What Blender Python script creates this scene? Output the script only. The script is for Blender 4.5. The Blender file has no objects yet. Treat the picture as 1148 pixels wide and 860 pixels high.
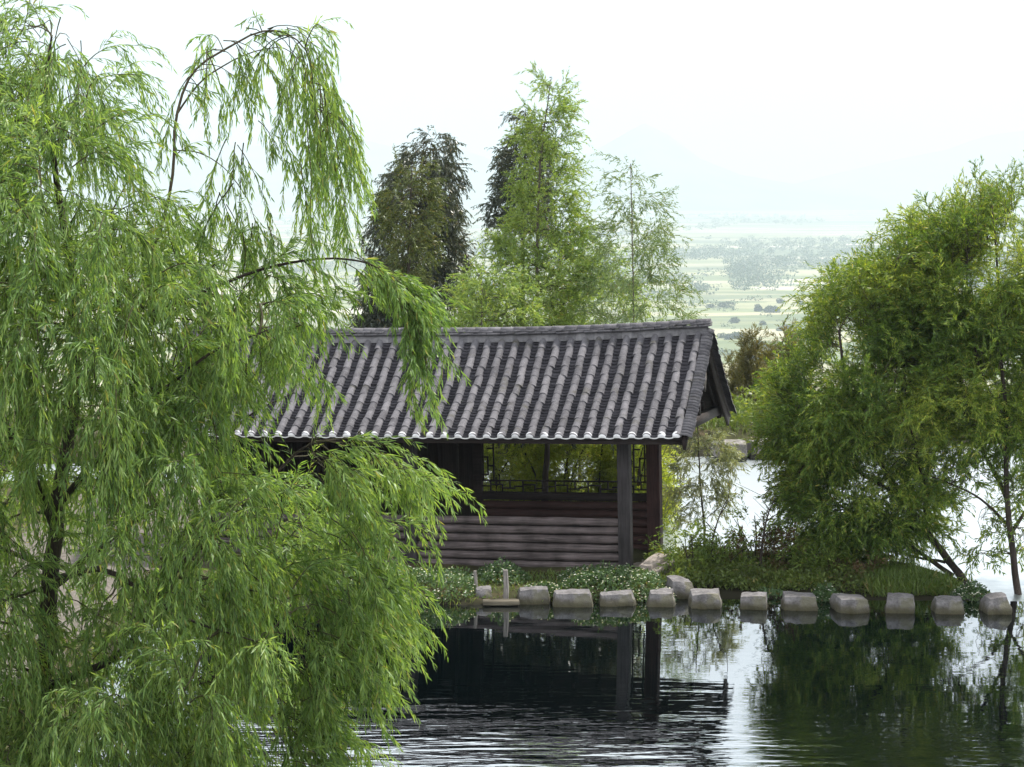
import bpy, bmesh, math, random
import numpy as np
from mathutils import Vector, Matrix, noise as mnoise

R = math.radians
sc = bpy.context.scene
col = sc.collection

# ------------------------------------------------------------------ camera geometry
W0, H0, F = 1148.0, 860.0, 2600.0
HC = 6.74
PITCH = math.atan((430 - 206) / F)
FW = np.array([0, math.cos(PITCH), -math.sin(PITCH)])
UP = np.array([0, math.sin(PITCH), math.cos(PITCH)])

def at(px, py, Y):
    """world point seen at photo pixel (px,py) on the vertical plane y = Y"""
    d = FW + UP * (430 - py) / F + np.array([1.0, 0, 0]) * (px - 574) / F
    return np.array([0, 0, HC]) + d * (Y / d[1])

def on_z(px, py, z):
    d = FW + UP * (430 - py) / F + np.array([1.0, 0, 0]) * (px - 574) / F
    return np.array([0, 0, HC]) + d * ((z - HC) / d[2])

cam = bpy.data.cameras.new('camera'); camo = bpy.data.objects.new('camera', cam); col.objects.link(camo)
camo.location = (0, 0, HC); camo.rotation_euler = (math.pi / 2 - PITCH, 0, 0)
cam.sensor_width = 36; cam.lens = 36 * F / W0; cam.clip_start = 0.5; cam.clip_end = 150000
sc.camera = camo

# ------------------------------------------------------------------ helpers
def tag(o, label=None, cat=None, group=None, kind=None):
    if label: o['label'] = label
    if cat: o['category'] = cat
    if group: o['group'] = group
    if kind: o['kind'] = kind
    return o

def thing(name, label, cat, loc=(0, 0, 0), rot=(0, 0, 0), group=None):
    o = bpy.data.objects.new(name, None); col.objects.link(o)
    o.location = loc; o.rotation_euler = rot; o.empty_display_size = .3
    return tag(o, label, cat, group)

class MB:
    """numpy mesh builder: everything added ends up as ONE mesh object"""
    def __init__(s): s.v = []; s.f = []; s.n = 0
    def add(s, verts, faces):
        verts = np.asarray(verts, float).reshape(-1, 3)
        s.v.append(verts)
        if isinstance(faces, np.ndarray): s.f.append(faces + s.n)
        else:
            by = {}
            for f in faces: by.setdefault(len(f), []).append(f)
            for k in by: s.f.append(np.array(by[k], int) + s.n)
        s.n += len(verts)
    def box(s, c, d, M=None):
        c = np.array(c, float); d = np.array(d, float) / 2
        v = np.array([[x, y, z] for x in (-1, 1) for y in (-1, 1) for z in (-1, 1)]) * d
        if M is not None: v = v @ np.array(M).T
        s.add(v + c, [(0, 1, 3, 2), (4, 6, 7, 5), (0, 4, 5, 1), (2, 3, 7, 6), (0, 2, 6, 4), (1, 5, 7, 3)])
    def span(s, a, b): s.box([(a[i] + b[i]) / 2 for i in range(3)], [abs(b[i] - a[i]) for i in range(3)])
    def bar(s, p, q, w, h, up=(0, 0, 1)):
        p = np.array(p, float); q = np.array(q, float); d = q - p; L = np.linalg.norm(d); d /= L
        u = np.array(up, float); sd = np.cross(d, u); sd /= np.linalg.norm(sd); u = np.cross(sd, d)
        s.box((p + q) / 2, (L, w, h), np.array([d, sd, u]).T)
    def tube(s, pts, rad, k=8, cap=True):
        pts = np.asarray(pts, float); n = len(pts); rad = np.broadcast_to(np.asarray(rad, float), (n,))
        t = np.gradient(pts, axis=0); t /= np.linalg.norm(t, axis=1)[:, None] + 1e-9
        ref = np.array([0, 0, 1.0]) if abs(t[:, 2]).mean() < .8 else np.array([1.0, 0, 0])
        a = np.cross(t, ref); a /= np.linalg.norm(a, axis=1)[:, None] + 1e-9; b = np.cross(t, a)
        th = np.linspace(0, 2 * np.pi, k, endpoint=False)
        ring = pts[:, None] + rad[:, None, None] * (a[:, None] * np.cos(th)[None, :, None] + b[:, None] * np.sin(th)[None, :, None])
        i = np.arange(n - 1)[:, None] * k; j = np.arange(k)[None]
        j2 = (j + 1) % k
        s.add(ring.reshape(-1, 3), np.stack([i + j, i + j2, i + k + j2, i + k + j], -1).reshape(-1, 4))
        if cap:
            s.add(ring[0], [tuple(range(k))]); s.add(ring[-1], [tuple(range(k - 1, -1, -1))])
    def tubes(s, P, r0, r1, k=3):
        """batch of tubes: P (n,m,3)"""
        P = np.asarray(P, float); n, m, _ = P.shape
        if n == 0: return
        t = np.gradient(P, axis=1); t /= np.linalg.norm(t, axis=2, keepdims=True) + 1e-9
        ref = np.array([.31, .77, .55]); a = np.cross(t, ref); a /= np.linalg.norm(a, axis=2, keepdims=True) + 1e-9
        b = np.cross(t, a); th = np.linspace(0, 2 * np.pi, k, endpoint=False)
        r = (np.asarray(r0).reshape(-1, 1) * (1 - np.linspace(0, 1, m)) + np.asarray(r1).reshape(-1, 1) * np.linspace(0, 1, m)) * np.ones((n, m))
        ring = P[:, :, None] + r[:, :, None, None] * (a[:, :, None] * np.cos(th)[:, None] + b[:, :, None] * np.sin(th)[:, None])
        base = (np.arange(n)[:, None, None] * m + np.arange(m - 1)[None, :, None]) * k
        j = np.arange(k)[None, None]; j2 = (j + 1) % k
        s.add(ring.reshape(-1, 3), np.stack([base + j, base + j2, base + k + j2, base + k + j], -1).reshape(-1, 4))
    def leaves(s, P, D, L, Wd, N=None, bend=.12, simple=False, rng=None):
        n = len(P)
        if n == 0: return
        D = D / (np.linalg.norm(D, axis=1)[:, None] + 1e-9)
        if N is None: N = rng.normal(size=(n, 3)) + np.array([0, 0, .6])
        S = np.cross(D, N); S /= np.linalg.norm(S, axis=1)[:, None] + 1e-9; N = np.cross(S, D)
        L = np.broadcast_to(L, (n,))[:, None]; Wd = np.broadcast_to(Wd, (n,))[:, None]
        if simple:
            v = np.stack([P, P + D * L * .45 + S * Wd * .5 + N * L * .05, P + D * L - N * L * bend, P + D * L * .45 - S * Wd * .5 + N * L * .05], 1)
            s.add(v.reshape(-1, 3), (np.arange(n)[:, None] * 4 + np.arange(4)[None]))
        else:
            m1 = P + D * L * .3 + N * L * .03; m2 = P + D * L * .68 - N * L * bend * .3
            v = np.stack([P, m1 + S * Wd * .5, m1 - S * Wd * .5, m2 + S * Wd * .38, m2 - S * Wd * .38, P + D * L - N * L * bend], 1)
            b = np.arange(n)[:, None] * 6; k = s.n
            s.v.append(v.reshape(-1, 3)); s.n += n * 6
            s.f.append(b + np.array([[0, 2, 1]]) + k); s.f.append(b + np.array([[3, 4, 5]]) + k)
            s.f.append(b + np.array([[1, 2, 4, 3]]) + k)
    def mesh(s, name, mat, smooth=False):
        V = np.concatenate(s.v); me = bpy.data.meshes.new(name)
        me.vertices.add(len(V)); me.vertices.foreach_set('co', V.astype(np.float32).ravel())
        lens = np.concatenate([np.full(len(f), f.shape[1]) for f in s.f]); idx = np.concatenate([f.ravel() for f in s.f])
        me.loops.add(len(idx)); me.loops.foreach_set('vertex_index', idx.astype(np.int32))
        me.polygons.add(len(lens)); st = np.concatenate([[0], np.cumsum(lens)[:-1]])
        me.polygons.foreach_set('loop_start', st.astype(np.int32))
        if smooth: me.polygons.foreach_set('use_smooth', np.ones(len(lens), bool))
        me.update(calc_edges=True); me.validate()
        if mat: me.materials.append(mat)
        return me
    def build(s, name, mat, parent=None, smooth=False):
        o = bpy.data.objects.new(name, s.mesh(name, mat, smooth)); col.objects.link(o)
        if parent: o.parent = parent
        return o

# ------------------------------------------------------------------ materials
def nt(name):
    m = bpy.data.materials.new(name); m.use_nodes = True; t = m.node_tree; t.nodes.clear()
    out = t.nodes.new('ShaderNodeOutputMaterial')
    return m, t, out
def N(t, typ, **kw):
    n = t.nodes.new(typ)
    for k, v in kw.items():
        if k.startswith('i_'): n.inputs[k[2:].replace('_', ' ')].default_value = v
        else: setattr(n, k, v)
    return n
def ramp(t, fac, stops):
    r = t.nodes.new('ShaderNodeValToRGB'); e = r.color_ramp.elements
    while len(e) < len(stops): e.new(.5)
    for el, (p, c) in zip(e, stops): el.position = p; el.color = (*c, 1)
    t.links.new(fac, r.inputs[0]); return r.outputs[0]
def mixc(t, fac, a, b, mode='MIX'):
    m = t.nodes.new('ShaderNodeMix'); m.data_type = 'RGBA'; m.blend_type = mode
    for s_, v in ((0, fac), (6, a), (7, b)):
        if hasattr(v, 'links'): t.links.new(v, m.inputs[s_])
        else: m.inputs[s_].default_value = v if s_ == 0 else (*v, 1)
    return m.outputs[2]
def coords(t, scale=(1, 1, 1), kind='Object', rot=(0, 0, 0)):
    tc = t.nodes.new('ShaderNodeTexCoord'); mp = t.nodes.new('ShaderNodeMapping')
    mp.inputs['Scale'].default_value = scale; mp.inputs['Rotation'].default_value = rot
    t.links.new(tc.outputs[kind], mp.inputs[0]); return mp.outputs[0]
def noise_tex(t, vec, scale, detail=4, rough=.55):
    n = N(t, 'ShaderNodeTexNoise'); n.inputs['Scale'].default_value = scale; n.inputs['Detail'].default_value = detail
    n.inputs['Roughness'].default_value = rough; t.links.new(vec, n.inputs['Vector']); return n.outputs['Fac']
def math_n(t, op, a, b=None, clamp=False):
    m = t.nodes.new('ShaderNodeMath'); m.operation = op; m.use_clamp = clamp
    for i, v in enumerate((a, b)):
        if v is None: continue
        if hasattr(v, 'links'): t.links.new(v, m.inputs[i])
        else: m.inputs[i].default_value = v
    return m.outputs[0]
def bump(t, h, dist, strength=1):
    b = t.nodes.new('ShaderNodeBump'); b.inputs['Distance'].default_value = dist; b.inputs['Strength'].default_value = strength
    t.links.new(h, b.inputs['Height']); return b.outputs[0]
def principled(t, out, colr, rough=.8, nrm=None, spec=.3):
    p = t.nodes.new('ShaderNodeBsdfPrincipled'); p.inputs['Specular IOR Level'].default_value = spec
    if hasattr(colr, 'links'): t.links.new(colr, p.inputs['Base Color'])
    else: p.inputs['Base Color'].default_value = (*colr, 1)
    if hasattr(rough, 'links'): t.links.new(rough, p.inputs['Roughness'])
    else: p.inputs['Roughness'].default_value = rough
    if nrm: t.links.new(nrm, p.inputs['Normal'])
    if out: t.links.new(p.outputs[0], out.inputs[0])
    return p

def leaf_mat(name, cols, trans=.35, clump=1.2, clump_amt=.35, rough=.45, spec=.35):
    """cols: dark, mid, light base colours; each leaf its own tone, plus a slow change over the crown"""
    m, t, out = nt(name)
    g = N(t, 'ShaderNodeNewGeometry'); n = noise_tex(t, coords(t), clump, 2)
    f = math_n(t, 'ADD', math_n(t, 'MULTIPLY', g.outputs['Random Per Island'], 1 - clump_amt), math_n(t, 'MULTIPLY', math_n(t, 'MULTIPLY', math_n(t, 'SUBTRACT', n, .3), 2.5, True), clump_amt))
    c = ramp(t, f, [(.0, cols[0]), (.5, cols[1]), (1, cols[2])])
    g2 = math_n(t, 'FRACT', math_n(t, 'MULTIPLY', g.outputs['Random Per Island'], 37.31))
    c = mixc(t, math_n(t, 'GREATER_THAN', g2, .978), c, tuple(.5 * q + .5 * r_ for q, r_ in zip(cols[2], (.22, .13, .05))))
    p = principled(t, None, c, rough, None, spec)
    tr = t.nodes.new('ShaderNodeBsdfTranslucent')
    t.links.new(mixc(t, 1, c, (1.5, 1.35, .55), 'MULTIPLY'), tr.inputs[0])
    mx = t.nodes.new('ShaderNodeMixShader'); mx.inputs[0].default_value = trans
    t.links.new(p.outputs[0], mx.inputs[1]); t.links.new(tr.outputs[0], mx.inputs[2]); t.links.new(mx.outputs[0], out.inputs[0])
    return m

def wood_mat(name, a, b, axis='X', rough=.8, grain=1.0):
    m, t, out = nt(name)
    sc_ = {'X': (1.2, 22, 22), 'Y': (22, 1.2, 22), 'Z': (22, 22, 1.2)}[axis]
    v = coords(t, sc_); n = noise_tex(t, v, 1.6, 6, .65); n2 = noise_tex(t, coords(t, (1.3, 1.3, 1.3)), 2.1, 4)
    g = N(t, 'ShaderNodeNewGeometry')
    f = math_n(t, 'ADD', math_n(t, 'MULTIPLY', n, .6), math_n(t, 'MULTIPLY', n2, .45))
    c = ramp(t, f, [(.40, a), (.64, b)])
    cr = noise_tex(t, coords(t, tuple(q * (2.6 if q > 5 else .7) for q in sc_)), 1.3, 3)
    c = mixc(t, ramp(t, cr, [(.60, (0, 0, 0)), (.68, (.85, .85, .85))]), c, tuple(q * .3 for q in a))
    c = mixc(t, 1, c, ramp(t, g.outputs['Random Per Island'], [(0, (.72, .72, .72)), (1, (1.15, 1.12, 1.1))]), 'MULTIPLY')
    principled(t, out, c, rough, bump(t, n, .012 * grain), .25)
    return m

def tile_mat(name, a, b, lichen=True):
    m, t, out = nt(name)
    g = N(t, 'ShaderNodeNewGeometry')
    n = noise_tex(t, coords(t), 9, 6, .7); n2 = noise_tex(t, coords(t), 1.1, 3); n3 = noise_tex(t, coords(t), 45, 3)
    f = math_n(t, 'ADD', math_n(t, 'MULTIPLY', n, .78), math_n(t, 'MULTIPLY', g.outputs['Random Per Island'], .22))
    c = ramp(t, f, [(.30, a), (.68, b)])
    c = mixc(t, math_n(t, 'MULTIPLY', math_n(t, 'SUBTRACT', n2, .5), 2.2, True), c, tuple(x * .62 for x in a))
    if lichen:
        ms = noise_tex(t, coords(t, (.9, 2.2, 2.2)), 1.7, 6, .7)
        c = mixc(t, ramp(t, ms, [(.56, (0, 0, 0)), (.70, (.75, .75, .75))]), c, (.050, .047, .030))
        sp = ramp(t, n3, [(.60, (0, 0, 0)), (.72, (1, 1, 1))])
        c = mixc(t, math_n(t, 'MULTIPLY', sp, .35), c, (.34, .34, .33))
    principled(t, out, c, .85, bump(t, n, .012), .2)
    return m

def stone_mat(name, a, b, moss=(.045, .040, .018), moss_z=.085):
    m, t, out = nt(name)
    v = coords(t); n = noise_tex(t, v, 6, 8, .65); n2 = noise_tex(t, v, 2.2, 4); n3 = noise_tex(t, v, 28, 4)
    c = ramp(t, n, [(.32, a), (.66, b)])
    c = mixc(t, ramp(t, n3, [(.52, (0, 0, 0)), (.70, (.6, .6, .6))]), c, tuple(x * .6 for x in a))
    c = mixc(t, ramp(t, n2, [(.55, (0, 0, 0)), (.62, (.7, .7, .7))]), c, (.10, .095, .055))
    geo = N(t, 'ShaderNodeNewGeometry'); sx = N(t, 'ShaderNodeSeparateXYZ'); t.links.new(geo.outputs['Position'], sx.inputs[0])
    h = math_n(t, 'ADD', sx.outputs[2], math_n(t, 'MULTIPLY', math_n(t, 'SUBTRACT', n2, .5), .3))
    wet = ramp(t, h, [(.0, (1, 1, 1)), (moss_z, (.75, .75, .75)), (moss_z + .07, (0, 0, 0))])
    c = mixc(t, wet, c, moss)
    principled(t, out, c, .82, bump(t, n, .05), .3)
    return m

M = {}
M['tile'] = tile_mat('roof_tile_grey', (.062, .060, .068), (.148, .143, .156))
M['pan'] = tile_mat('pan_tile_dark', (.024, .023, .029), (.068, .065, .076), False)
M['plaster'] = tile_mat('lime_plaster', (.50, .50, .52), (.80, .80, .82), False)
M['mortar'] = tile_mat('grey_mortar', (.075, .074, .08), (.20, .195, .205), False)
M['log'] = wood_mat('weathered_log', (.034, .027, .027), (.138, .115, .117), 'X', .75, 1.8)
M['log_rear'] = wood_mat('red_brown_log', (.022, .011, .010), (.055, .028, .025), 'X')
M['post'] = wood_mat('grey_post_wood', (.013, .012, .0125), (.042, .038, .041), 'Z')
M['post_red'] = wood_mat('red_brown_post_wood', (.022, .011, .011), (.055, .028, .026), 'Z')
M['dark'] = wood_mat('dark_timber', (.012, .009, .009), (.030, .022, .021), 'X')
M['board'] = wood_mat('dark_board', (.010, .008, .008), (.024, .018, .017), 'Z')
M['pale_wood'] = wood_mat('pale_weathered_wood', (.20, .18, .17), (.36, .33, .31), 'Z')
M['stake'] = wood_mat('grey_stake_wood', (.13, .12, .11), (.27, .255, .24), 'Z')
M['stone'] = stone_mat('grey_stone', (.070, .066, .068), (.185, .176, .180))
M['stone_pale'] = stone_mat('pale_stone', (.19, .165, .145), (.33, .29, .26), moss_z=-.2)
M['ledge'] = stone_mat('ledge_stone', (.05, .046, .045), (.24, .22, .21), (.03, .03, .02), -.05)
M['bark'] = wood_mat('bark', (.018, .014, .011), (.060, .048, .040), 'Z', .9, 2)
M['bark_pale'] = wood_mat('pale_bark', (.06, .05, .04), (.15, .13, .11), 'Z', .9)
M['limb_bark'] = wood_mat('young_limb_bark', (.06, .045, .030), (.13, .105, .075), 'Z', .8)
M['twig'] = wood_mat('twig_bark', (.035, .034, .016), (.075, .068, .034), 'Z', .8)

M['willow'] = leaf_mat('willow_leaf', ((.050, .115, .034), (.140, .245, .066), (.290, .395, .135)), .50, .9, .35)
M['right'] = leaf_mat('right_leaf', ((.020, .055, .014), (.115, .200, .032), (.380, .430, .075)), .45, .6, .5)
M['bamboo'] = leaf_mat('feathery_leaf', ((.085, .160, .050), (.170, .265, .075), (.310, .390, .115)), .50, .8, .4)
M['window'] = leaf_mat('window_bush_leaf', ((.13, .20, .04), (.27, .35, .06), (.44, .48, .10)), .6, .8, .35)
M['sapling'] = leaf_mat('sapling_leaf', ((.070, .125, .055), (.125, .190, .080), (.190, .250, .110)), .4, .8, .3)
M['dark_tree'] = leaf_mat('dark_leaf', ((.020, .030, .024), (.046, .062, .046), (.095, .108, .070)), .35, .5, .4, .35, .5)
M['olive'] = leaf_mat('olive_leaf', ((.040, .058, .016), (.075, .105, .026), (.150, .165, .040)), .3, .6, .4)
M['conifer'] = leaf_mat('conifer_needle', ((.055, .060, .020), (.110, .110, .038), (.190, .165, .070)), .35, .8, .4)
M['shrub'] = leaf_mat('shrub_leaf', ((.045, .080, .018), (.120, .190, .040), (.260, .330, .080)), .48, 1.2, .4)
M['grey_shrub'] = leaf_mat('grey_shrub_leaf', ((.10, .13, .08), (.17, .20, .13), (.27, .30, .19)), .4, 1, .3)
M['rust'] = leaf_mat('rusty_leaf', ((.060, .035, .018), (.100, .065, .030), (.100, .110, .035)), .3, 1, .5)
M['under'] = leaf_mat('undergrowth_leaf', ((.055, .042, .018), (.085, .130, .032), (.190, .250, .065)), .42, 1.1, .55)
M['cover'] = leaf_mat('cover_leaf', ((.030, .065, .026), (.065, .120, .045), (.110, .175, .075)), .3, 2, .4)
M['grass'] = leaf_mat('grass_blade', ((.045, .085, .016), (.095, .150, .028), (.150, .190, .050)), .35, .8, .5)
M['flower'] = leaf_mat('white_flower', ((.55, .56, .55), (.7, .7, .7), (.8, .8, .8)), .3, 1, .2)
M['far_leaf'] = leaf_mat('valley_leaf', ((.030, .055, .020), (.050, .085, .030), (.080, .110, .045)), .15, .01, .4)

def water_mat(name, deep, patch_y0, patch_y1, lo, hi, ior=1.9, rough=.02):
    m, t, out = nt(name)
    tc = coords(t, (1, 1, 1))
    sx = N(t, 'ShaderNodeSeparateXYZ'); t.links.new(tc, sx.inputs[0])
    n1 = noise_tex(t, coords(t, (.30, 1.05, 1), rot=(0, 0, R(3))), 1.25, 2, .5)
    n2 = noise_tex(t, coords(t, (.8, 2.6, 1), rot=(0, 0, R(-5))), 2.2, 2, .5)
    n3 = noise_tex(t, coords(t, (.12, .2, 1)), 1.0, 2, .5)
    # breeze patch: stronger ripples on the near part of the pond
    mr = N(t, 'ShaderNodeMapRange'); mr.inputs['From Min'].default_value = patch_y0; mr.inputs['From Max'].default_value = patch_y1
    mr.inputs['To Min'].default_value = hi; mr.inputs['To Max'].default_value = lo
    ysh = math_n(t, 'ADD', sx.outputs[1], math_n(t, 'MULTIPLY', math_n(t, 'SUBTRACT', n3, .5), 4.0))
    ysh = math_n(t, 'ADD', ysh, math_n(t, 'MULTIPLY', sx.outputs[0], .22))
    t.links.new(ysh, mr.inputs[0])
    h = math_n(t, 'ADD', math_n(t, 'MULTIPLY', n1, 1.0), math_n(t, 'MULTIPLY', n2, .35))
    h = math_n(t, 'MULTIPLY', h, mr.outputs[0])
    nr = bump(t, h, 1.0)
    gl = N(t, 'ShaderNodeBsdfGlossy'); gl.inputs['Roughness'].default_value = rough; gl.inputs['Color'].default_value = (.93, .97, 1, 1)
    df = N(t, 'ShaderNodeBsdfDiffuse'); df.inputs['Color'].default_value = (*deep, 1)
    fr = N(t, 'ShaderNodeFresnel'); fr.inputs['IOR'].default_value = ior
    t.links.new(nr, gl.inputs['Normal']); t.links.new(nr, fr.inputs['Normal'])
    mx = N(t, 'ShaderNodeMixShader'); t.links.new(fr.outputs[0], mx.inputs[0]); t.links.new(df.outputs[0], mx.inputs[1]); t.links.new(gl.outputs[0], mx.inputs[2])
    t.links.new(mx.outputs[0], out.inputs[0])
    return m
M['pond'] = water_mat('pond_water', (.0004, .0015, .0018), 26.0, 31, .0026, .047, 8.0)
M['lower'] = water_mat('lower_water', (.10, .12, .125), 30, 60, .03, .03, 9, .32)

def ground_mat():
    m, t, out = nt('ground_soil_and_fields')
    geo = N(t, 'ShaderNodeNewGeometry'); sx = N(t, 'ShaderNodeSeparateXYZ'); t.links.new(geo.outputs['Position'], sx.inputs[0])
    v = coords(t)
    n = noise_tex(t, v, 1.3, 6, .65); n2 = noise_tex(t, v, 9, 4)
    near = ramp(t, math_n(t, 'ADD', math_n(t, 'MULTIPLY', n, .7), math_n(t, 'MULTIPLY', n2, .3)), [(.35, (.022, .020, .010)), (.5, (.040, .042, .017)), (.64, (.075, .055, .035))])
    # pale path on the left bank
    px = ramp(t, math_n(t, 'ADD', sx.outputs[0], math_n(t, 'MULTIPLY', n, .8)), [(0, (1, 1, 1)), (.001, (1, 1, 1))])
    pxx = math_n(t, 'ADD', sx.outputs[0], math_n(t, 'MULTIPLY', n, 1.2))
    pm = math_n(t, 'MULTIPLY', math_n(t, 'LESS_THAN', pxx, -5.6), math_n(t, 'GREATER_THAN', pxx, -8.6))
    near = mixc(t, pm, near, ramp(t, n2, [(.3, (.075, .068, .058)), (.7, (.14, .125, .11))]))
    # valley: strips of fields
    vor = N(t, 'ShaderNodeTexVoronoi'); vor.distance = 'MANHATTAN'; vor.inputs['Scale'].default_value = 1.0
    t.links.new(coords(t, (.0030, .0095, .0), rot=(0, 0, R(8))), vor.inputs['Vector'])
    sep = N(t, 'ShaderNodeSeparateColor'); t.links.new(vor.outputs['Color'], sep.inputs[0])
    fld = ramp(t, sep.outputs[0], [(0, (.11, .14, .06)), (.3, (.20, .22, .11)), (.48, (.34, .31, .20)), (.66, (.24, .25, .13)), (.8, (.46, .41, .32)), (.9, (.15, .18, .09)), (1, (.60, .54, .47))])
    vn = noise_tex(t, coords(t, (.0004, .0012, 0)), 1, 4)
    fld = mixc(t, ramp(t, vn, [(.50, (0, 0, 0)), (.62, (.8, .8, .8))]), fld, (.07, .095, .05))
    fn = noise_tex(t, coords(t, (.005, .02, 0)), 1, 5)
    fld = mixc(t, 1, fld, ramp(t, fn, [(.3, (.7, .72, .68)), (.7, (1.15, 1.12, 1.1))]), 'MULTIPLY')
    hill = ramp(t, noise_tex(t, coords(t, (.08, .08, .08)), 1, 5), [(.35, (.035, .055, .018)), (.65, (.08, .10, .035))])
    f1 = N(t, 'ShaderNodeMapRange'); f1.inputs['From Min'].default_value = 62; f1.inputs['From Max'].default_value = 66; t.links.new(sx.outputs[1], f1.inputs[0])
    f2 = N(t, 'ShaderNodeMapRange'); f2.inputs['From Min'].default_value = 1000; f2.inputs['From Max'].default_value = 1150; t.links.new(sx.outputs[1], f2.inputs[0])
    wz = N(t, 'ShaderNodeMapRange'); wz.inputs['From Min'].default_value = .02; wz.inputs['From Max'].default_value = .12; t.links.new(sx.outputs[2], wz.inputs[0])
    near = mixc(t, wz.outputs[0], (.018, .017, .010), near)
    c = mixc(t, f1.outputs[0], near, hill); c = mixc(t, f2.outputs[0], c, fld)
    principled(t, out, c, .95, None, .1)
    return m
M['ground'] = ground_mat()
def mountain_mat():
    m, t, out = nt('mountain_slope')
    principled(t, out, ramp(t, noise_tex(t, coords(t, (.002, .002, .004)), 1, 6), [(.35, (.05, .075, .045)), (.65, (.14, .14, .10))]), .95, None, .1)
    return m
M['mountain'] = mountain_mat()

# ------------------------------------------------------------------ ground
def sd_poly(P, poly):
    """signed distance, positive inside; P (n,2)"""
    poly = np.array(poly, float); n = len(poly); d = np.full(len(P), 1e18); ins = np.zeros(len(P), bool)
    for i in range(n):
        a = poly[i]; b = poly[(i + 1) % n]; e = b - a; w = P - a
        q = w - np.clip((w @ e) / (e @ e), 0, 1)[:, None] * e
        d = np.minimum(d, (q ** 2).sum(1))
        c1 = (a[1] > P[:, 1]) != (b[1] > P[:, 1])
        with np.errstate(divide='ignore', invalid='ignore'):
            xi = a[0] + (P[:, 1] - a[1]) / (b[1] - a[1] + 1e-12) * (b[0] - a[0])
        ins ^= c1 & (P[:, 0] < xi)
    d = np.sqrt(d); return np.where(ins, d, -d)

def vnoise(x, y, s, seed=0):
    """cheap smooth value noise from sines"""
    x = x * s + seed * 13.7; y = y * s - seed * 7.1
    return (np.sin(x * 1.0 + 1.3 * np.sin(y * .7)) + np.sin(y * 1.13 + 1.7 * np.sin(x * .83 + 2)) + .6 * np.sin(2.3 * x - 1.7 * y) + .5 * np.sin(3.1 * y + 2.2 * x + 1)) / 3.1

ISLAND = [(-30, 37.6), (-6.3, 37.5), (-5.5, 37.2), (-3.2, 36.75), (-1.2, 36.85), (.6, 36.9), (2.4, 37.1), (2.75, 37.9), (2.7, 40), (2.5, 46), (1.5, 51), (-30, 52)]
RIGHTBANK = [(2.6, 38.2), (4.2, 38.15), (5.4, 37.75), (6.3, 37.6), (7.3, 37.6), (7.5, 38.2), (6.6, 40.0), (5.2, 41.2), (3.9, 41.4), (2.6, 41.2), (2.3, 40)]
LEFTBANK = [(-40, 10), (-5.7, 10), (-5.6, 24), (-5.4, 28), (-5.7, 33), (-5.9, 38.5), (-40, 40)]
NEARBANK = [(-40, -40), (40, -40), (40, 18), (4, 22.5), (-2, 23.8), (-8, 24.2), (-40, 24)]
FARBANK = [(-60, 56), (-5, 57), (2.2, 58.2), (5, 58.5), (9, 60), (14, 62), (60, 62), (60, 75), (-60, 75)]
WEIR = [(2.2, 37.0), (20, 36.2), (40, 36.0), (40, 36.9), (20, 37.1), (2.2, 37.7)]

def ground_h(x, y):
    P = np.stack([x, y], 1); h = np.full(len(x), -1.1)
    def bank(poly, top, slope):
        nonlocal h
        d = sd_poly(P, poly) + .12 * vnoise(x, y, 2.3, 3)
        hh = np.minimum(d * slope, top + .05 * vnoise(x, y, 1.1, 5)); h = np.maximum(h, hh)
    bank(ISLAND, .16, .55); bank(RIGHTBANK, .14, .35); bank(LEFTBANK, .45, .5); bank(FARBANK, .45, .5)
    d = sd_poly(P, WEIR); h = np.maximum(h, np.minimum(d * .6, .0) - .09)
    d = sd_poly(P, NEARBANK); h = np.maximum(h, np.where(d > 0, np.minimum(d * .5, .35) + np.maximum(d - 4, 0) * .26, d * .5))
    h = np.minimum(h, 5.0)
    # beyond the terrace the hillside falls to the valley floor
    k = np.clip((y - 64) / 900, 0, 1); drop = -185 * (1 - (1 - k) ** 1.6)
    far = y > 64
    h = np.where(far, .4 + drop + vnoise(x, y, .03, 2) * np.clip((y - 64) / 60, 0, 1) * 1.5, h)
    h = np.where(y > 960, -184.6 + vnoise(x, y, .001, 4) * 3.0, h)
    side = np.clip((np.abs(x) - 45) / 120, 0, 1) * (y < 300) * 4
    return h + side * vnoise(x, y, .03, 8)

xs = np.concatenate([-np.geomspace(14, 24000, 64)[::-1], np.arange(-13.75, 13.8, .25), np.geomspace(14, 24000, 64)])
ys = np.concatenate([np.linspace(-160, 14, 20), np.arange(15, 64.1, .25), np.geomspace(65, 54000, 105)])
X, Y = np.meshgrid(xs, ys); hz = ground_h(X.ravel(), Y.ravel())
g = MB(); nx, ny = len(xs), len(ys)
i = np.arange(ny - 1)[:, None] * nx + np.arange(nx - 1)[None]
g.add(np.stack([X.ravel(), Y.ravel(), hz], 1), np.stack([i, i + 1, i + nx + 1, i + nx], -1).reshape(-1, 4))
tag(g.build('ground', M['ground'], smooth=True), kind='structure')

def gh(x, y): return float(ground_h(np.array([float(x)]), np.array([float(y)]))[0])

# water sheets (upper pond ends at the weir, lower pond lies behind it)
w = MB(); w.add([(-7, 17, 0), (36, 17, 0), (36, 36.5, 0), (20, 36.7, 0), (2.3, 37.35, 0), (-7, 38.2, 0)], [(0, 1, 2, 3, 4, 5)])
tag(w.build('pond_water', M['pond']), kind='structure')
w = MB(); w.add([(1.5, 37.36, -.13), (20, 36.72, -.13), (42, 36.5, -.13), (42, 64, -.13), (-12, 60, -.13), (-12, 50, -.13)], [(0, 1, 2, 3, 4, 5)])
tag(w.build('lower_pond_water', M['lower']), kind='structure')

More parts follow.
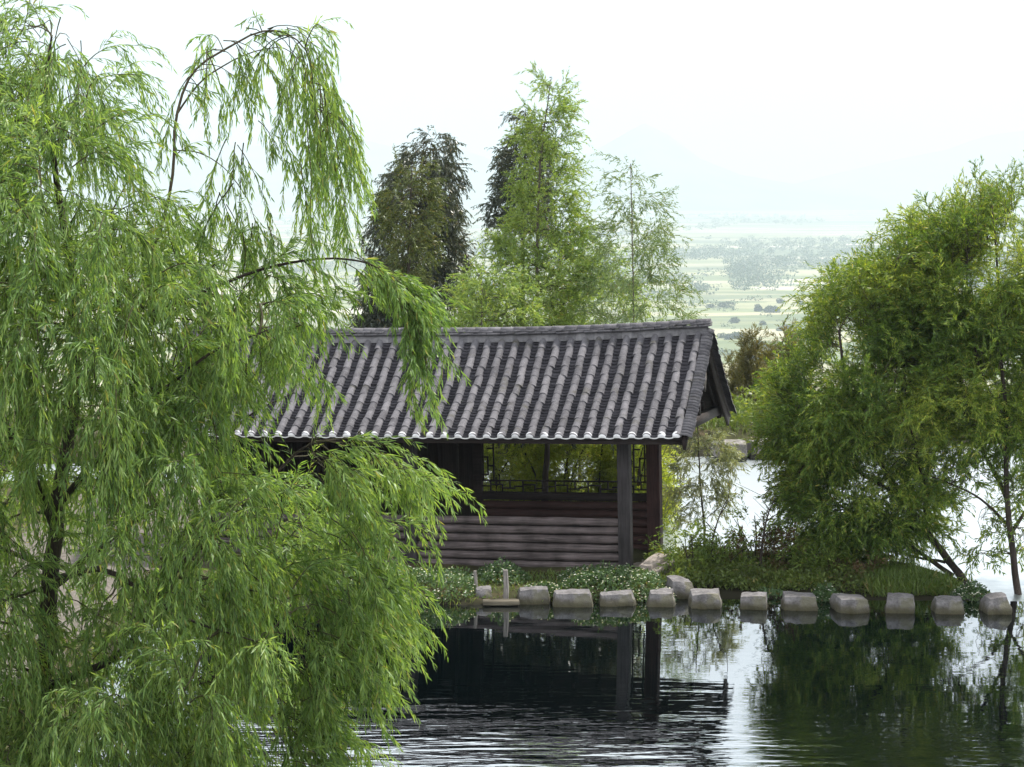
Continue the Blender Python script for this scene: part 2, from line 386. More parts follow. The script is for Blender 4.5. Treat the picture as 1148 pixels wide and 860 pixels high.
# mountains, far out in the haze
def mountain(pts, Yd, depth, seed, name='mountain'):
    """pts: ridge (px,py) list; a solid ridge with spurs"""
    px = np.array([p[0] for p in pts], float); py = np.array([p[1] for p in pts], float)
    xx = np.linspace(px[0], px[-1], 90); zz = np.interp(xx, px, py)
    crest = np.array([at(a, b, Yd) for a, b in zip(xx, zz)])
    n = 14; rows = []
    for j in range(-n, n + 1):
        k = abs(j) / n; base = -187
        z = base + (crest[:, 2] - base) * (1 - k) ** 1.25 * (1 + .16 * vnoise(crest[:, 0], np.full(90, j * 300.), .0016, seed) * (k > .03))
        if abs(j) == n: z = np.full(90, base - 2)
        rows.append(np.stack([crest[:, 0] + 120 * vnoise(crest[:, 0], np.full(90, j * 90.), .002, seed + 1) * k, Yd + j / n * depth + np.zeros(90), z], 1))
    mb = MB(); V = np.array(rows); m_ = 2 * n + 1
    i = np.arange(m_ - 1)[:, None] * 90 + np.arange(89)[None]
    mb.add(V.reshape(-1, 3), np.stack([i, i + 1, i + 91, i + 90], -1).reshape(-1, 4))
    return tag(mb.build(name, M['mountain'], smooth=True), kind='structure')
mountain([(-300, 120), (-100, 150), (60, 130), (200, 160), (330, 165), (400, 155), (470, 172), (520, 168), (580, 190), (640, 204), (700, 212)], 22000, 3500, 1)
mountain([(570, 214), (620, 196), (665, 170), (700, 150), (722, 138), (750, 152), (785, 178), (830, 196), (900, 208), (960, 214)], 20000, 3000, 4)
mountain([(860, 214), (930, 196), (1000, 180), (1060, 168), (1120, 150), (1200, 140), (1320, 150), (1450, 130)], 24000, 3500, 7)

# ------------------------------------------------------------------ foliage growth
def unit(a): return a / (np.linalg.norm(a, axis=-1, keepdims=True) + 1e-9)
def grow(P, D, L, n, droop, jit, rng):
    P = np.array(P, float); D = unit(np.array(D, float)); m = len(P)
    st = np.broadcast_to(np.asarray(L, float), (m,))[:, None] / n
    dr = np.broadcast_to(np.asarray(droop, float), (m,))[:, None]
    out = [P]
    for _ in range(n):
        D = unit(D + np.array([0, 0, -1.0]) * dr * st + rng.normal(size=(m, 3)) * jit)
        P = P + D * st; out.append(P)
    return np.stack(out, 1)
def along(C, idx, t):
    """points and tangents on curves C (n,m,3) for curve idx at parameter t"""
    m = C.shape[1] - 1; f = np.clip(t, 0, .9999) * m; k = f.astype(int); fr = (f - k)[:, None]
    a = C[idx, k]; b = C[idx, k + 1]
    return a + (b - a) * fr, unit(b - a)

class Foliage:
    def __init__(s, seed): s.rng = np.random.default_rng(seed); s.leaf = MB(); s.twig = MB(); s.nleaf = 0
    def put(s, C, per, L, Wd, spread, t0=.05, hang=.25, simple=False, bend=.12):
        """leaves along curves C"""
        rng = s.rng; n = len(C)
        if n == 0: return
        idx = np.repeat(np.arange(n), per); t = t0 + (1 - t0) * (np.tile(np.arange(per), n) + rng.uniform(0, 1, n * per)) / per
        P, T = along(C, idx, t)
        Q = rng.normal(size=P.shape); Q = unit(Q - (Q * T).sum(1)[:, None] * T)
        D = T + Q * rng.uniform(spread * .6, spread * 1.3, len(P))[:, None] + np.array([0, 0, -hang])
        ll = L * rng.uniform(.45, 1.3, len(P)) * (1 - .25 * (t > .9))
        s.leaf.leaves(P, D, ll, Wd * rng.uniform(.75, 1.2, len(P)), None, bend, simple, rng); s.nleaf += len(P)
    def sprays(s, A, D, L, nb, bl, droop, bdroop, per, leaf, wid, spread=.55, side=.8, hang=.25, simple=False, r=.009, n=7, jit=.06, t0=.12, lead=True, tb=.05):
        rng = s.rng; A = np.asarray(A, float).reshape(-1, 3)
        if len(A) == 0: return
        L = np.broadcast_to(L, (len(A),)) * rng.uniform(.75, 1.25, len(A))
        C = grow(A, D, L, n, droop, jit, rng); s.twig.tubes(C, r, r * .25, 4)
        idx = np.repeat(np.arange(len(A)), nb); t = rng.uniform(t0, 1, len(idx))
        P, T = along(C, idx, t); Q = rng.normal(size=P.shape); Q = unit(Q - (Q * T).sum(1)[:, None] * T)
        B = grow(P, T * .7 + Q * side, bl * rng.uniform(.5, 1.3, len(P)), 6, bdroop, jit * .8, rng)
        s.twig.tubes(B, r * .32, r * .12, 3)
        s.put(B, per, leaf, wid, spread, tb, hang, simple)
        if lead: s.put(C, int(per * 1.2), leaf, wid, spread, .35, hang, simple)
        return C

def in_poly(P, poly): return sd_poly(P, poly) > 0
def scatter(poly, n, rng):
    p = np.array(poly, float); lo, hi = p.min(0), p.max(0); out = np.zeros((0, 2))
    while len(out) < n:
        q = rng.uniform(lo, hi, (n * 2, 2)); out = np.concatenate([out, q[in_poly(q, poly)]])
    return out[:n]
def spline(pts, n=24):
    """Catmull-Rom through pts"""
    p = np.array(pts, float); p = np.concatenate([[2 * p[0] - p[1]], p, [2 * p[-1] - p[-2]]]); m = len(p) - 3; out = []
    for u in np.linspace(0, m - 1e-6, n):
        k = int(u); t = u - k; a, b, c, d = p[k:k + 4]
        out.append(.5 * ((2 * b) + (c - a) * t + (2 * a - 5 * b + 4 * c - d) * t * t + (3 * b - a - 3 * c + d) * t ** 3))
    return np.array(out)
def connect(A, limbs, mb, rng, r=.012, sag=.15):
    """thin branches from the nearest lower limb point to each spray start"""
    if len(A) == 0: return
    Lp = np.concatenate(limbs)
    d = ((A[:, None] - Lp[None]) ** 2).sum(2) + np.where(Lp[None, :, 2] > A[:, None, 2] + .3, 4, 0)
    S = Lp[d.argmin(1)]; t = np.linspace(0, 1, 6)[None, :, None]
    mid = (S + A) / 2 + np.array([0, 0, 1.0]) * sag + rng.normal(size=A.shape) * .05
    C = S[:, None] * (1 - t) ** 2 + 2 * mid[:, None] * t * (1 - t) + A[:, None] * t ** 2
    ln = np.linalg.norm(S - A, axis=1); ok = ln < 1.1; C = C[ok] + rng.normal(size=C[ok].shape) * .02; mb.tubes(C, np.minimum(r * (1 + .5 * ln[ok]), r * 1.8), r * .5, 5)

def limb_part(pts, r0, r1, mat, parent, name='limb', n=22, k=8, rng=None):
    c = spline(pts, n); rr = r0 + (r1 - r0) * np.linspace(0, 1, n) ** .8
    if rng is not None: c = c + rng.normal(size=c.shape) * rr[:, None] * .15
    mb = MB(); mb.tube(c - np.array(parent.location), rr, k); mb.build(name, mat, parent, True)
    return c

def finish_tree(root, fol, mat, twig_mat, crown='crown'):
    off = np.array(root.location)
    for mb in (fol.leaf, fol.twig): mb.v = [v - off for v in mb.v]
    if fol.leaf.n: fol.leaf.build(crown, mat, root)
    if fol.twig.n: fol.twig.build('branchwork', twig_mat, root)

exec_order = []
# ================================================================== PAVILION
YAW, LEAN = R(-15.5), R(-1.3)
p0 = at(702, 641, 39.2)
pav = thing('timber_pavilion', 'old log-walled pavilion with grey tiled gable roof standing at the edge of the pond', 'pavilion', p0, (0, LEAN, YAW))
PM = Matrix.Translation(p0) @ Matrix.Rotation(YAW, 4, 'Z') @ Matrix.Rotation(LEAN, 4, 'Y'); PI_ = PM.inverted()
def loc(px, py, v):
    """pavilion-local point seen at a pixel, on the local plane y = v"""
    o = PI_ @ Vector((0, 0, HC)); q = PI_ @ Vector(at(px, py, 40.)); d = q - o
    return o + d * ((v - o.y) / d.y)
rng = np.random.default_rng(11); rnd = random.Random(5)

V_E, V_R = -.70, 1.40
V_B = 2.4                       # rear wall
U_R = loc(771, 490, V_E).x - .02   # right end of the roof
ZE = loc(700, 491, V_E).z         # eave
ZR = loc(640, 379, V_R).z         # top of the tile field at the ridge
PITCHW = .252
U_L = -8.6
def sag(u):
    k = max(0., (u + 3.0) / (U_R + 3.0)); l = max(0., (-5.5 - u) / 3.1)
    return .13 * k * k + .13 * l * l
AL = math.atan2(ZR - ZE, V_R - V_E)
def rp(u, s, h, back=False):
    """roof point: u along the ridge, s from eave (0) to ridge (1), h above the tile bed"""
    v = V_E + (V_R - V_E) * s - h * math.sin(AL)
    z = ZE + (ZR - ZE) * s - .075 * math.sin(math.pi * max(0, min(1, s))) + sag(u) * (.25 + .75 * s) + h * math.cos(AL)
    return (u, 2 * V_R - v if back else v, z)

ncol = int((U_R - .16 - U_L) / PITCHW)
cols = [U_R - .17 - PITCHW * k for k in range(ncol + 1)]
roofbase = MB()
# boarding under the tiles: closed slab
for back in (False, True):
    us = np.linspace(U_L, U_R, 26); KS = 22; ss = np.linspace(0, 1, KS)
    top = [[rp(u, s, -.062, back) for s in ss] for u in us]; bot = [[rp(u, s, -.092, back) for s in ss] for u in us]
    V = [p for r_ in top for p in r_] + [p for r_ in bot for p in r_]; nb = 26 * KS; fs = []
    for a in range(25):
        for b in range(KS - 1):
            i0 = a * KS + b; fs += [(i0, i0 + KS, i0 + KS + 1, i0 + 1), (nb + i0, nb + i0 + 1, nb + i0 + KS + 1, nb + i0 + KS)]
        i0 = a * KS; fs += [(i0, nb + i0, nb + i0 + KS, i0 + KS), (i0 + KS - 1, i0 + 2 * KS - 1, nb + i0 + 2 * KS - 1, nb + i0 + KS - 1)]
    e = 25 * KS
    for b in range(KS - 1):
        fs += [(b, b + 1, nb + b + 1, nb + b), (nb + e + b, nb + e + 1 + b, e + 1 + b, e + b)]
    roofbase.add(V, fs)
roof = roofbase.build('roof', M['dark'], pav)

NR = 34; NC = 11
def pan_tiles(back):
    mb = MB(); th = np.linspace(-1, 1, 6)
    for ci in range(len(cols) - 1):
        uc = (cols[ci] + cols[ci + 1]) / 2
        for r_ in range(NR):
            j = rnd.uniform(-.004, .004); s0 = r_ / NR - .006 + rnd.uniform(-.003, .003); s1 = (r_ + 1.25) / NR
            lift = .036 + rnd.uniform(-.007, .010); tilt = rnd.uniform(-.006, .006)
            lo = [rp(uc + j + .115 * a, s0, -.028 + .045 * a * a + lift + tilt * a, back) for a in th]
            lo2 = [rp(uc + j + .115 * a, s0 + .002, -.032 + .045 * a * a + lift - .02 + tilt * a, back) for a in th]
            hi = [rp(uc + j + .115 * a, min(s1, 1), -.030 + .045 * a * a, back) for a in th]
            fs = [(k, k + 1, 12 + k + 1, 12 + k) for k in range(5)] + [(6 + k, 6 + k + 1, k + 1, k) for k in range(5)]
            mb.add(lo + lo2 + hi, fs)
    return mb
def cover_tiles(back, us):
    mb = MB(); th = np.linspace(0, math.pi, 9)
    for u in us:
        for c in range(NC):
            s0 = c / NC * .975; s1 = (c + 1) / NC * .975
            du = rnd.gauss(0, .006) if rnd.random() > .03 else rnd.gauss(0, .022); s0 -= .018 if rnd.random() < .04 and c else 0; du2 = du + rnd.uniform(-.007, .007); dh = rnd.uniform(-.003, .006)
            ra = .0715 + rnd.uniform(-.002, .002); rb = .0655
            A = [rp(u + du + ra * math.cos(t), s0 - .004, .006 + dh + ra * 1.0 * math.sin(t), back) for t in th]
            A2 = [rp(u + du + (ra - .018) * math.cos(t), s0 - .004, .004 + dh + (ra - .018) * math.sin(t), back) for t in th]
            B = [rp(u + du2 + rb * math.cos(t), s1 + .006, .004 + rb * 1.0 * math.sin(t), back) for t in th]
            fs = [(k, k + 1, 18 + k + 1, 18 + k) for k in range(8)] + [(9 + k, 9 + k + 1, 27 + k + 1, 27 + k) for k in range(8)]
            mb.add(A + A2 + B + A, fs)
    return mb
def verge_tiles(back, ue, sgn):
    """short flat tiles overlapping down the gable edge"""
    mb = MB()
    for r_ in range(NR + 2):
        s0 = r_ / (NR + 2) - .01; s1 = s0 + 1.6 / (NR + 2); j = rnd.uniform(-.012, .012)
        P = []
        for (s, hh) in ((s0, .045), (s1, .012)):
            for (du, dz) in ((-.07, .025), (.02, .020), (.115 + j, -.035)):
                P.append(rp(ue + sgn * du, s, hh + dz, back))
        P2 = [rp(ue + sgn * du, s0 + .002, .02 + dz, back) for (du, dz) in ((-.07, .025), (.02, .020), (.115 + j, -.035))]
        P3 = [rp(ue + sgn * (.113 + j), s1, -.03, back)]
        mb.add(P + P2 + P3, [(0, 1, 4, 3), (1, 2, 5, 4), (6, 7, 1, 0), (7, 8, 2, 1), (8, 9, 5, 2)])
    return mb
for back in (False, True):
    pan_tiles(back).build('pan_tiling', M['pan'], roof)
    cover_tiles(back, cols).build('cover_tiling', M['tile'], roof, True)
    verge_tiles(back, U_R - .02, 1).build('verge', M['tile'], roof)
    verge_tiles(back, U_L + .02, -1).build('verge', M['tile'], roof)

# white lime ends of the tile rows along the front eave: scalloped rim + plug
def tile_end(u):
    mb = MB(); th = np.linspace(0, math.pi, 9); r0 = rnd.uniform(.9, 1.05)
    a = [rp(u + .064 * math.cos(t), -.006, .004 + .067 * math.sin(t)) for t in th]
    b = [rp(u + .052 * r0 * math.cos(t), -.013, .004 + .050 * r0 * math.sin(t)) for t in th]
    c = [rp(u, -.013, .004)]
    d = [rp(u + .0735 * math.cos(t), .004 + .012 * r0 * math.sin(t), .005 + .0755 * math.sin(t)) for t in th]
    mb.add(a + b + c + d, [(k, k + 1, 9 + k + 1, 9 + k) for k in range(8)] + [(9 + k, 9 + k + 1, 18) for k in range(8)] + [(19 + k, 20 + k, k + 1, k) for k in range(8)])
    x = np.linspace(-1, 1, 8); uc = u - PITCHW / 2
    top = [rp(uc + .12 * q, -.010, -.004 + .050 * q * q) for q in x]; bot = [rp(uc + .12 * q, -.012, -.026 + .050 * q * q) for q in x]
    mb.add(top + bot, [(k + 8, k + 9, k + 1, k) for k in range(7)])
    return mb
for u in cols: tile_end(u).build('tile_end', M['plaster'], roof)

# ridge: mortar bed, two courses of flat tiles, a row of caps
rid = MB(); cap = MB(); mor = MB()
us = np.linspace(U_L, U_R - .02, 60)
def rz(u): return rp(u, 1, 0)[2]
for a, b in zip(us[:-1], us[1:]):
    P = []
    for u in (a, b):
        P += [(u, V_R - .125, rz(u) - .065), (u, V_R - .09, rz(u) + .065), (u, V_R + .09, rz(u) + .065), (u, V_R + .125, rz(u) - .065)]
    mor.add(P, [(0, 1, 5, 4), (1, 2, 6, 5), (2, 3, 7, 6)] + ([(3, 2, 1, 0)] if a == us[0] else []) + ([(4, 5, 6, 7)] if b == us[-1] else []))
for lay, (zo, wd) in enumerate(((.066, .27), (.106, .25))):
    u = U_L - .02 + lay * .11
    while u < U_R + .03:
        l = min(.255, U_R + .05 - u); jz = rnd.uniform(-.006, .006); z0, z1 = rz(u) + zo + jz, rz(min(u + l, U_R)) + zo + jz + rnd.uniform(0, .010)
        rid.bar((u, V_R + rnd.uniform(-.008, .008), z0 + .016), (u + l - .006, V_R + rnd.uniform(-.008, .008), z1 + .016), wd, .032)
        u += l
        if l < .06: break
u = U_L - .02
while u < U_R + .02:
    l = min(.235, U_R + .07 - u); th = np.linspace(0, math.pi, 8); ra, rb = .085 + rnd.uniform(-.003, .003), .078
    A = [(u, V_R + ra * math.cos(t), rz(u) + .140 + ra * .75 * math.sin(t)) for t in th]
    B = [(u + l + .015, V_R + rb * math.cos(t), rz(min(u + l, U_R)) + .140 + rb * .75 * math.sin(t)) for t in th]
    cap.add(A + B, [(k, k + 1, 8 + k + 1, 8 + k) for k in range(7)] + [tuple(range(7, -1, -1)), tuple(range(8, 16))]); u += l
    if l < .08: break
mor.build('ridge_mortar', M['mortar'], roof)
rg = rid.build('ridge', M['tile'], roof); cap.build('ridge_cap', M['tile'], roof)

# eave board, rafters, gable boards, tie beam, king post, hanging board
mb = MB(); mb.bar(rp(U_L, .015, -.155), rp(U_R - .02, .015, -.155), .05, .10); mb.build('eave_board', M['dark'], pav)
for k in range(22):
    u = U_L + .25 + k * (U_R - U_L - .45) / 21
    mb = MB()
    for bk in (False, True):
        P = [rp(u + du, s_, h_, bk) for s_ in np.linspace(.03, .99, 9) for du, h_ in ((-.035, -.096), (.035, -.096), (.035, -.165), (-.035, -.165))]
        mb.add(P, [(4 * a + q, 4 * a + (q + 1) % 4, 4 * a + 4 + (q + 1) % 4, 4 * a + 4 + q) for a in range(8) for q in range(4)] + [(0, 1, 2, 3), (35, 34, 33, 32)])
    mb.build('rafter', M['dark'], pav)
for back in (False, True):
    mb = MB(); P = [rp(U_R - .03, s, h, back) for s in np.linspace(-.03, 1.0, 8) for h in (-.05, -.235)]
    Q = [rp(U_R - .075, s, h, back) for s in np.linspace(-.03, 1.0, 8) for h in (-.05, -.235)]; fs = []
    for k in range(7):
        a = 2 * k; fs += [(a, a + 2, a + 3, a + 1), (16 + a, 17 + a, 19 + a, 18 + a), (a + 1, a + 3, 19 + a, 17 + a), (a, 16 + a, 18 + a, a + 2)]
    fs += [(0, 1, 17, 16), (14, 30, 31, 15)]
    mb.add(P + Q, fs); mb.build('bargeboard', M['dark'], pav)
ztie = ZE + .04
for u in (U_R - .22, -7.4):
    mb = MB(); mb.span((u - .07, V_E + .25, ztie - .02), (u + .07, 2 * V_R - V_E - .05, ztie + .14)); mb.build('tie_beam', M['dark'], pav)
zt = ZE + .04
mb = MB(); mb.span((U_R - .27, V_R - .06, ztie + .14), (U_R - .17, V_R + .06, ZR - .2)); mb.build('king_post', M['dark'], pav)
mb = MB(); c_ = (U_R - .10, V_R + .0)
mb.add([(c_[0], c_[1] - .05, ZR - .15), (c_[0], c_[1] + .05, ZR - .15), (c_[0], c_[1] + .075, ZR - .75), (c_[0], c_[1], ZR - .95), (c_[0], c_[1] - .075, ZR - .75)] +
       [(c_[0] + .035, c_[1] - .05, ZR - .15), (c_[0] + .035, c_[1] + .05, ZR - .15), (c_[0] + .035, c_[1] + .075, ZR - .75), (c_[0] + .035, c_[1], ZR - .95), (c_[0] + .035, c_[1] - .075, ZR - .75)],
       [(4, 3, 2, 1, 0), (5, 6, 7, 8, 9), (0, 1, 6, 5), (1, 2, 7, 6), (2, 3, 8, 7), (3, 4, 9, 8), (4, 0, 5, 9)])
mb.build('hanging_board', M['pale_wood'], pav)

# posts
ZB = ZE - .16                          # underside of eave board level
UPOST = [0, loc(461, 560, 0).x, loc(461, 560, 0).x * 2]
def post(u, v, wid, z0, z1, mat):
    b = bmesh.new(); bmesh.ops.create_cube(b, size=1, matrix=Matrix.Translation((u, v, (z0 + z1) / 2)) @ Matrix.Diagonal((wid, wid, z1 - z0, 1)))
    bmesh.ops.bevel(b, geom=list(b.edges), offset=.015, segments=2, affect='EDGES', profile=.6)
    me = bpy.data.meshes.new('post'); b.to_mesh(me); b.free(); me.materials.append(mat)
    o = bpy.data.objects.new('post', me); col.objects.link(o); o.parent = pav; return o
for u in UPOST:
    post(u, 0, .215, -.35, ZE + .163, M['post'])
    p = post(u, V_B, .245, -.6, ZE + .163, M['post_red'] if u == 0 else M['board'])
# wall plates (long beams on the posts)
for v in (0, V_B):
    mb = MB(); mb.span((-7.9, v - .085, ZE + .165), (U_R - .30, v + .085, ZE + .325)); mb.build('beam', M['dark'], pav)
mb = MB(); mb.span((UPOST[2] - .2, -.075, ZB - .10), (.14 - .28, .075, ZB + .10)) if False else None
for u in UPOST:
    mb = MB(); mb.span((u - .08, .14, ZE + .02), (u + .08, V_B - .15, ZE + .20)); mb.build('cross_beam', M['dark'], pav)

# log walls
def log(a, b, r, mat, seed):
    q = random.Random(seed); n = 14; a = np.array(a); b = np.array(b); pts = []; rad = []
    for k in range(n):
        t = k / (n - 1); pts.append(a + (b - a) * t + np.array([0, q.uniform(-.006, .006), q.uniform(-.005, .005)])); rad.append(r * (1 + q.uniform(-.05, .05)) * (1.04 - .08 * t if seed % 2 else .96 + .08 * t))
    mb = MB(); mb.tube(pts, rad, 14); return mb.build('log', mat, pav, True)
ztop = loc(620, 580, 0).z; zlow = loc(620, 658, 0).z
nlog = 8; dz = (ztop - zlow) / nlog
for bay in (0, 1):
    ua, ub = UPOST[bay + 1] + .10, UPOST[bay] - .10
    for k in range(nlog + 1):
        log((ua, .02 + rnd.uniform(-.01, .01), ztop - dz * (k + .5)), (ub, .02, ztop - dz * (k + .5)), dz * .47, M['log'], 100 * bay + k)
    mb = MB(); mb.span((ua + .02, .06, zlow - dz), (ub - .02, .10, ztop - .02)); mb.build('wall_backing', M['board'], pav)  # dark board added behind the logs, standing in for shade in their gaps
# rail over the side logs and along the rear wall
zrail = loc(620, 557, V_B).z
u_win = loc(537, 520, V_B).x
# rear wall: boards under the window, boards to the left of it
mb = MB()
def board_wall(ua, ub, v, z0, z1, mat, name='board_wall'):
    mb = MB(); u = ua
    while u < ub - .01:
        l = min(.19, ub - u); mb.span((u + .004, v + rnd.uniform(0, .008), z0), (u + l - .004, v + .04 + rnd.uniform(0, .008), z1)); u += l
    return mb.build(name, mat, pav)
for k in range(9): log((u_win + .06, V_B, zrail - .08 - dz * (k + .5)), (-.13, V_B, zrail - .08 - dz * (k + .5)), dz * .53, M['log_rear'], 300 + k)
board_wall(UPOST[1] + .15, u_win - .10, V_B, -.1, ZE + .16, M['board'])
board_wall(UPOST[2] + .15, UPOST[1] - .15, V_B, -.1, ZE + .16, M['board'])
mb = MB(); mb.span((u_win - .10, V_B - .07, -.1), (u_win + .055, V_B + .07, ZE + .16)); mb.build('window_jamb', M['dark'], pav)
mb = MB(); mb.span((u_win + .06, V_B - .06, zrail - .06), (-.15, V_B + .07, zrail + .06)); mb.build('window_rail', M['dark'], pav)
mb = MB(); mb.span((u_win + .06, -.05 + V_B, ZE + .06), (-.15, V_B + .05, ZE + .162)); mb.build('window_head', M['dark'], pav)
for u in (UPOST[2],):   # left gable wall
    mb = MB(); v = .15
    while v < V_B - .15:
        mb.span((u - .02, v + .004, -.1), (u + .02, min(v + .19, V_B - .15) - .004, ZE + .16)); v += .19
    mb.build('gable_wall', M['board'], pav)
# gable triangle boards over the right side wall, behind the open bargeboards
for u in (UPOST[2] - .02, -.02):
    mb = MB(); prof = [rp(u, s, -.10) for s in np.linspace(.36, 1, 5)] + [rp(u, s, -.10, True) for s in np.linspace(1, .36, 5)][1:]
    a = [(u - .02, p[1], p[2]) for p in prof]; b = [(u + .02, p[1], p[2]) for p in prof]; n = len(prof)
    mb.add(a + b, [tuple(range(n)), tuple(range(2 * n - 1, n - 1, -1))] + [(k, n + k, n + (k + 1) % n, (k + 1) % n) for k in range(n)])
    mb.build('gable_board', M['board'], pav)

# lattices
def lattice(name, o, ax, W, z0, z1, side_cols, th=.026):
    """fret band along the bottom, fret columns up the sides; o: origin, ax: unit vector along the wall"""
    mb = MB(); ax = np.array(ax, float); o = np.array(o, float)
    def seg(x0, y0, x1, y1):
        p = o + ax * x0 + np.array([0, 0, z0 + y0]); q = o + ax * x1 + np.array([0, 0, z0 + y1])
        if abs(x1 - x0) > abs(y1 - y0): p -= ax * th / 2 * np.sign(x1 - x0); q += ax * th / 2 * np.sign(x1 - x0)
        mb.bar(p, q, th, th * (1 + .03 * rnd.random()), (0, 0, 1) if abs(x1 - x0) > abs(y1 - y0) else np.cross(ax, (0, 0, 1)))
    H = z1 - z0; bh = .23
    seg(0, bh, W, bh); seg(0, .015, W, .015)
    n = max(1, round(W / .62)); cw = W / n
    for k in range(n):
        x = k * cw
        seg(x + cw * .25, .03, x + cw * .25, bh); seg(x, .125, x + cw * .25, .125); seg(x + cw * .25, .155, x + cw * .62, .155)
        seg(x + cw * .62, .03, x + cw * .62, .155); seg(x + cw * .62, .09, x + cw, .09); seg(x + cw * .85, .09, x + cw * .85, bh)
    for sx, d in side_cols:
        c = .22 * d; seg(sx + c, bh, sx + c, H * .93); seg(sx + .02 * d, bh, sx + .02 * d, H)
        for (y, a, b) in ((.34, 0, .5), (.5, .5, 1), (.66, 0, .5), (.82, .5, 1), (.96, 0, 1)):
            if y < H: seg(sx + c * a, y, sx + c * b, y)
        seg(sx + c * .5, .34, sx + c * .5, min(H, .66))
    return mb.build(name, M['dark'], pav)
zl = zrail + .06
lattice('lattice_window', (u_win + .06, V_B, 0), (1, 0, 0), -.15 - u_win - .06, zl, ZE + .06, [(0, 1), (-.15 - u_win - .06, -1)])
# floor slab and foundation
b = MB(); b.span((UPOST[2] - .3, .12, -.30), (.25, V_B + .3, -.06)); b.build('floor', M['stone'], pav)

# ================================================================== STONES
def rock_mesh(size, seed, top=.85, rough=.10, sub=4, mat=None, flat=.0):
    b = bmesh.new(); bmesh.ops.create_cube(b, size=2); bmesh.ops.subdivide_edges(b, edges=list(b.edges), cuts=sub * 2, use_grid_fill=True)
    q = random.Random(seed); off = Vector((q.uniform(-50, 50), q.uniform(-50, 50), q.uniform(-50, 50)))
    sk = (q.uniform(-.12, .12), q.uniform(-.12, .12))
    for v in b.verts:
        p = v.co.copy(); r = max(abs(p.x), abs(p.y), abs(p.z)); rd = p.normalized() * 1.25
        p = p.lerp(rd, .24); k = (p.z + 1) / 2; tp = 1 - (1 - top) * k
        p.x *= tp; p.y *= tp; p.x += sk[0] * k; p.z += p.x * sk[1] * max(0, k)
        nn = mnoise.fractal(p * 1.1 + off, 1.0, 2.0, 4); n2 = mnoise.noise(p * .7 - off)
        p += p.normalized() * (nn * rough * 1.4 + n2 * rough * 1.2)
        v.co = (p.x * size[0] / 2, p.y * size[1] / 2, p.z * size[2] / 2)
    me = bpy.data.meshes.new('stone'); b.to_mesh(me); b.free(); me.materials.append(mat or M['stone'])
    for p in me.polygons: p.use_smooth = True
    try: me.set_sharp_from_angle(angle=R(34))
    except Exception: pass
    return me
def rock(name, label, cat, px0, px1, ytop, ybot, zb, seed, dY=.5, group=None, top=.85, rough=.1, mat=None, rz=None, sink=.18):
    c = on_z((px0 + px1) / 2, ybot, zb); Yf = c[1]; w = (px1 - px0) * Yf / F
    zt = at((px0 + px1) / 2, ytop, Yf + dY * .5)[2]; h = (zt - zb) * .66 + sink
    me = rock_mesh((w * 1.02, dY, h * 1.04), seed, top, rough, 4, mat)
    o = bpy.data.objects.new(name, me); col.objects.link(o); o.location = (c[0], Yf + dY * .5, (zt + zb - sink) / 2)
    o.rotation_euler = (0, 0, R(rnd.uniform(-8, 8)) if rz is None else rz)
    return tag(o, label, cat, group)
G = 'stepping stones in a row across the weir'
steps = [
 (672, 713, 661, 680, 'flat grey stepping stone tucked into the white-flowered plants below the pavilion post', .88),
 (725, 758, 660, 681, 'small wedge-shaped stepping stone at the right end of the white-flowered plants', .75),
 (776, 811, 660, 683, 'boxy stepping stone with yellow moss on its right side, first standing in open water', .9),
 (831, 862, 663, 684, 'narrow squarish stepping stone, second standing clear in open water from the pavilion', .95),
 (879, 920, 664, 685, 'wide flat-topped stepping stone, third standing clear in open water from the pavilion', .85),
 (939, 975, 666, 688, 'pale squarish stepping stone right of the sprig of leaves in the row', .9),
 (994, 1027, 664, 688, 'tall rounded stepping stone in front of the green grass mound', .88),
 (1049, 1085, 668, 689, 'flat stepping stone left of the leafy clump under the leaning trunk', .8),
 (1104, 1137, 664, 690, 'pointed lopsided stepping stone at the right end of the row beside the upright trunk', .6)]
for k, (a, b_, t, bt, lab, tp) in enumerate(steps):
    rock('stepping_stone', lab, 'stone', a, b_, t, bt, 0.0, 40 + k, .48 + .1 * (k % 3), G, tp, .11)
rock('bank_stone', 'pale flat stone lying on the bank beneath the log wall', 'stone', 576, 616, 656, 678, .0, 71, .5, None, .8, .09)
rock('bank_stone', 'low brownish stone on the bank left of the white-flowered plants', 'stone', 620, 666, 660, 681, .0, 72, .5, None, .85, .09)
rock('bank_stone', 'pale stone beside the wooden stakes on the bank', 'stone', 530, 553, 656, 674, .03, 73, .45, None, .75, .1)
rock('boulder', 'rounded grey boulder at the foot of the red-brown corner post', 'boulder', 750, 779, 645, 672, .0, 74, .7, None, .8, .12)
# two pale slabs leaning on the corner post
for k, (pa, pb, lab) in enumerate((((724, 640, 38.9), (748, 624, 39.3), 'upper of two long pale stones leaning at the corner post'), ((730, 645, 38.8), (752, 634, 39.1), 'lower of two long pale stones leaning at the corner post'))):
    a = at(*pa); b_ = at(*pb); d = b_ - a; L = np.linalg.norm(d)
    o = bpy.data.objects.new('leaning_stone', rock_mesh((L * 1.1, .3, .2), 90 + k, .92, .07, 4, M['stone_pale'])); col.objects.link(o)
    o.location = (a + b_) / 2; o.rotation_euler = (0, -math.atan2(d[2], math.hypot(d[0], d[1])), math.atan2(d[1], d[0])); tag(o, lab, 'stone')
b = MB(); c = on_z(737, 640, .12); o = bpy.data.objects.new('stone_step', rock_mesh((1.0, .8, .26), 99, .97, .03, 4, M['stone_pale'])); col.objects.link(o)
o.location = (c[0], c[1] + .45, c[2] - .06); tag(o, 'pale stone step at the side entrance between the two corner posts', 'step')

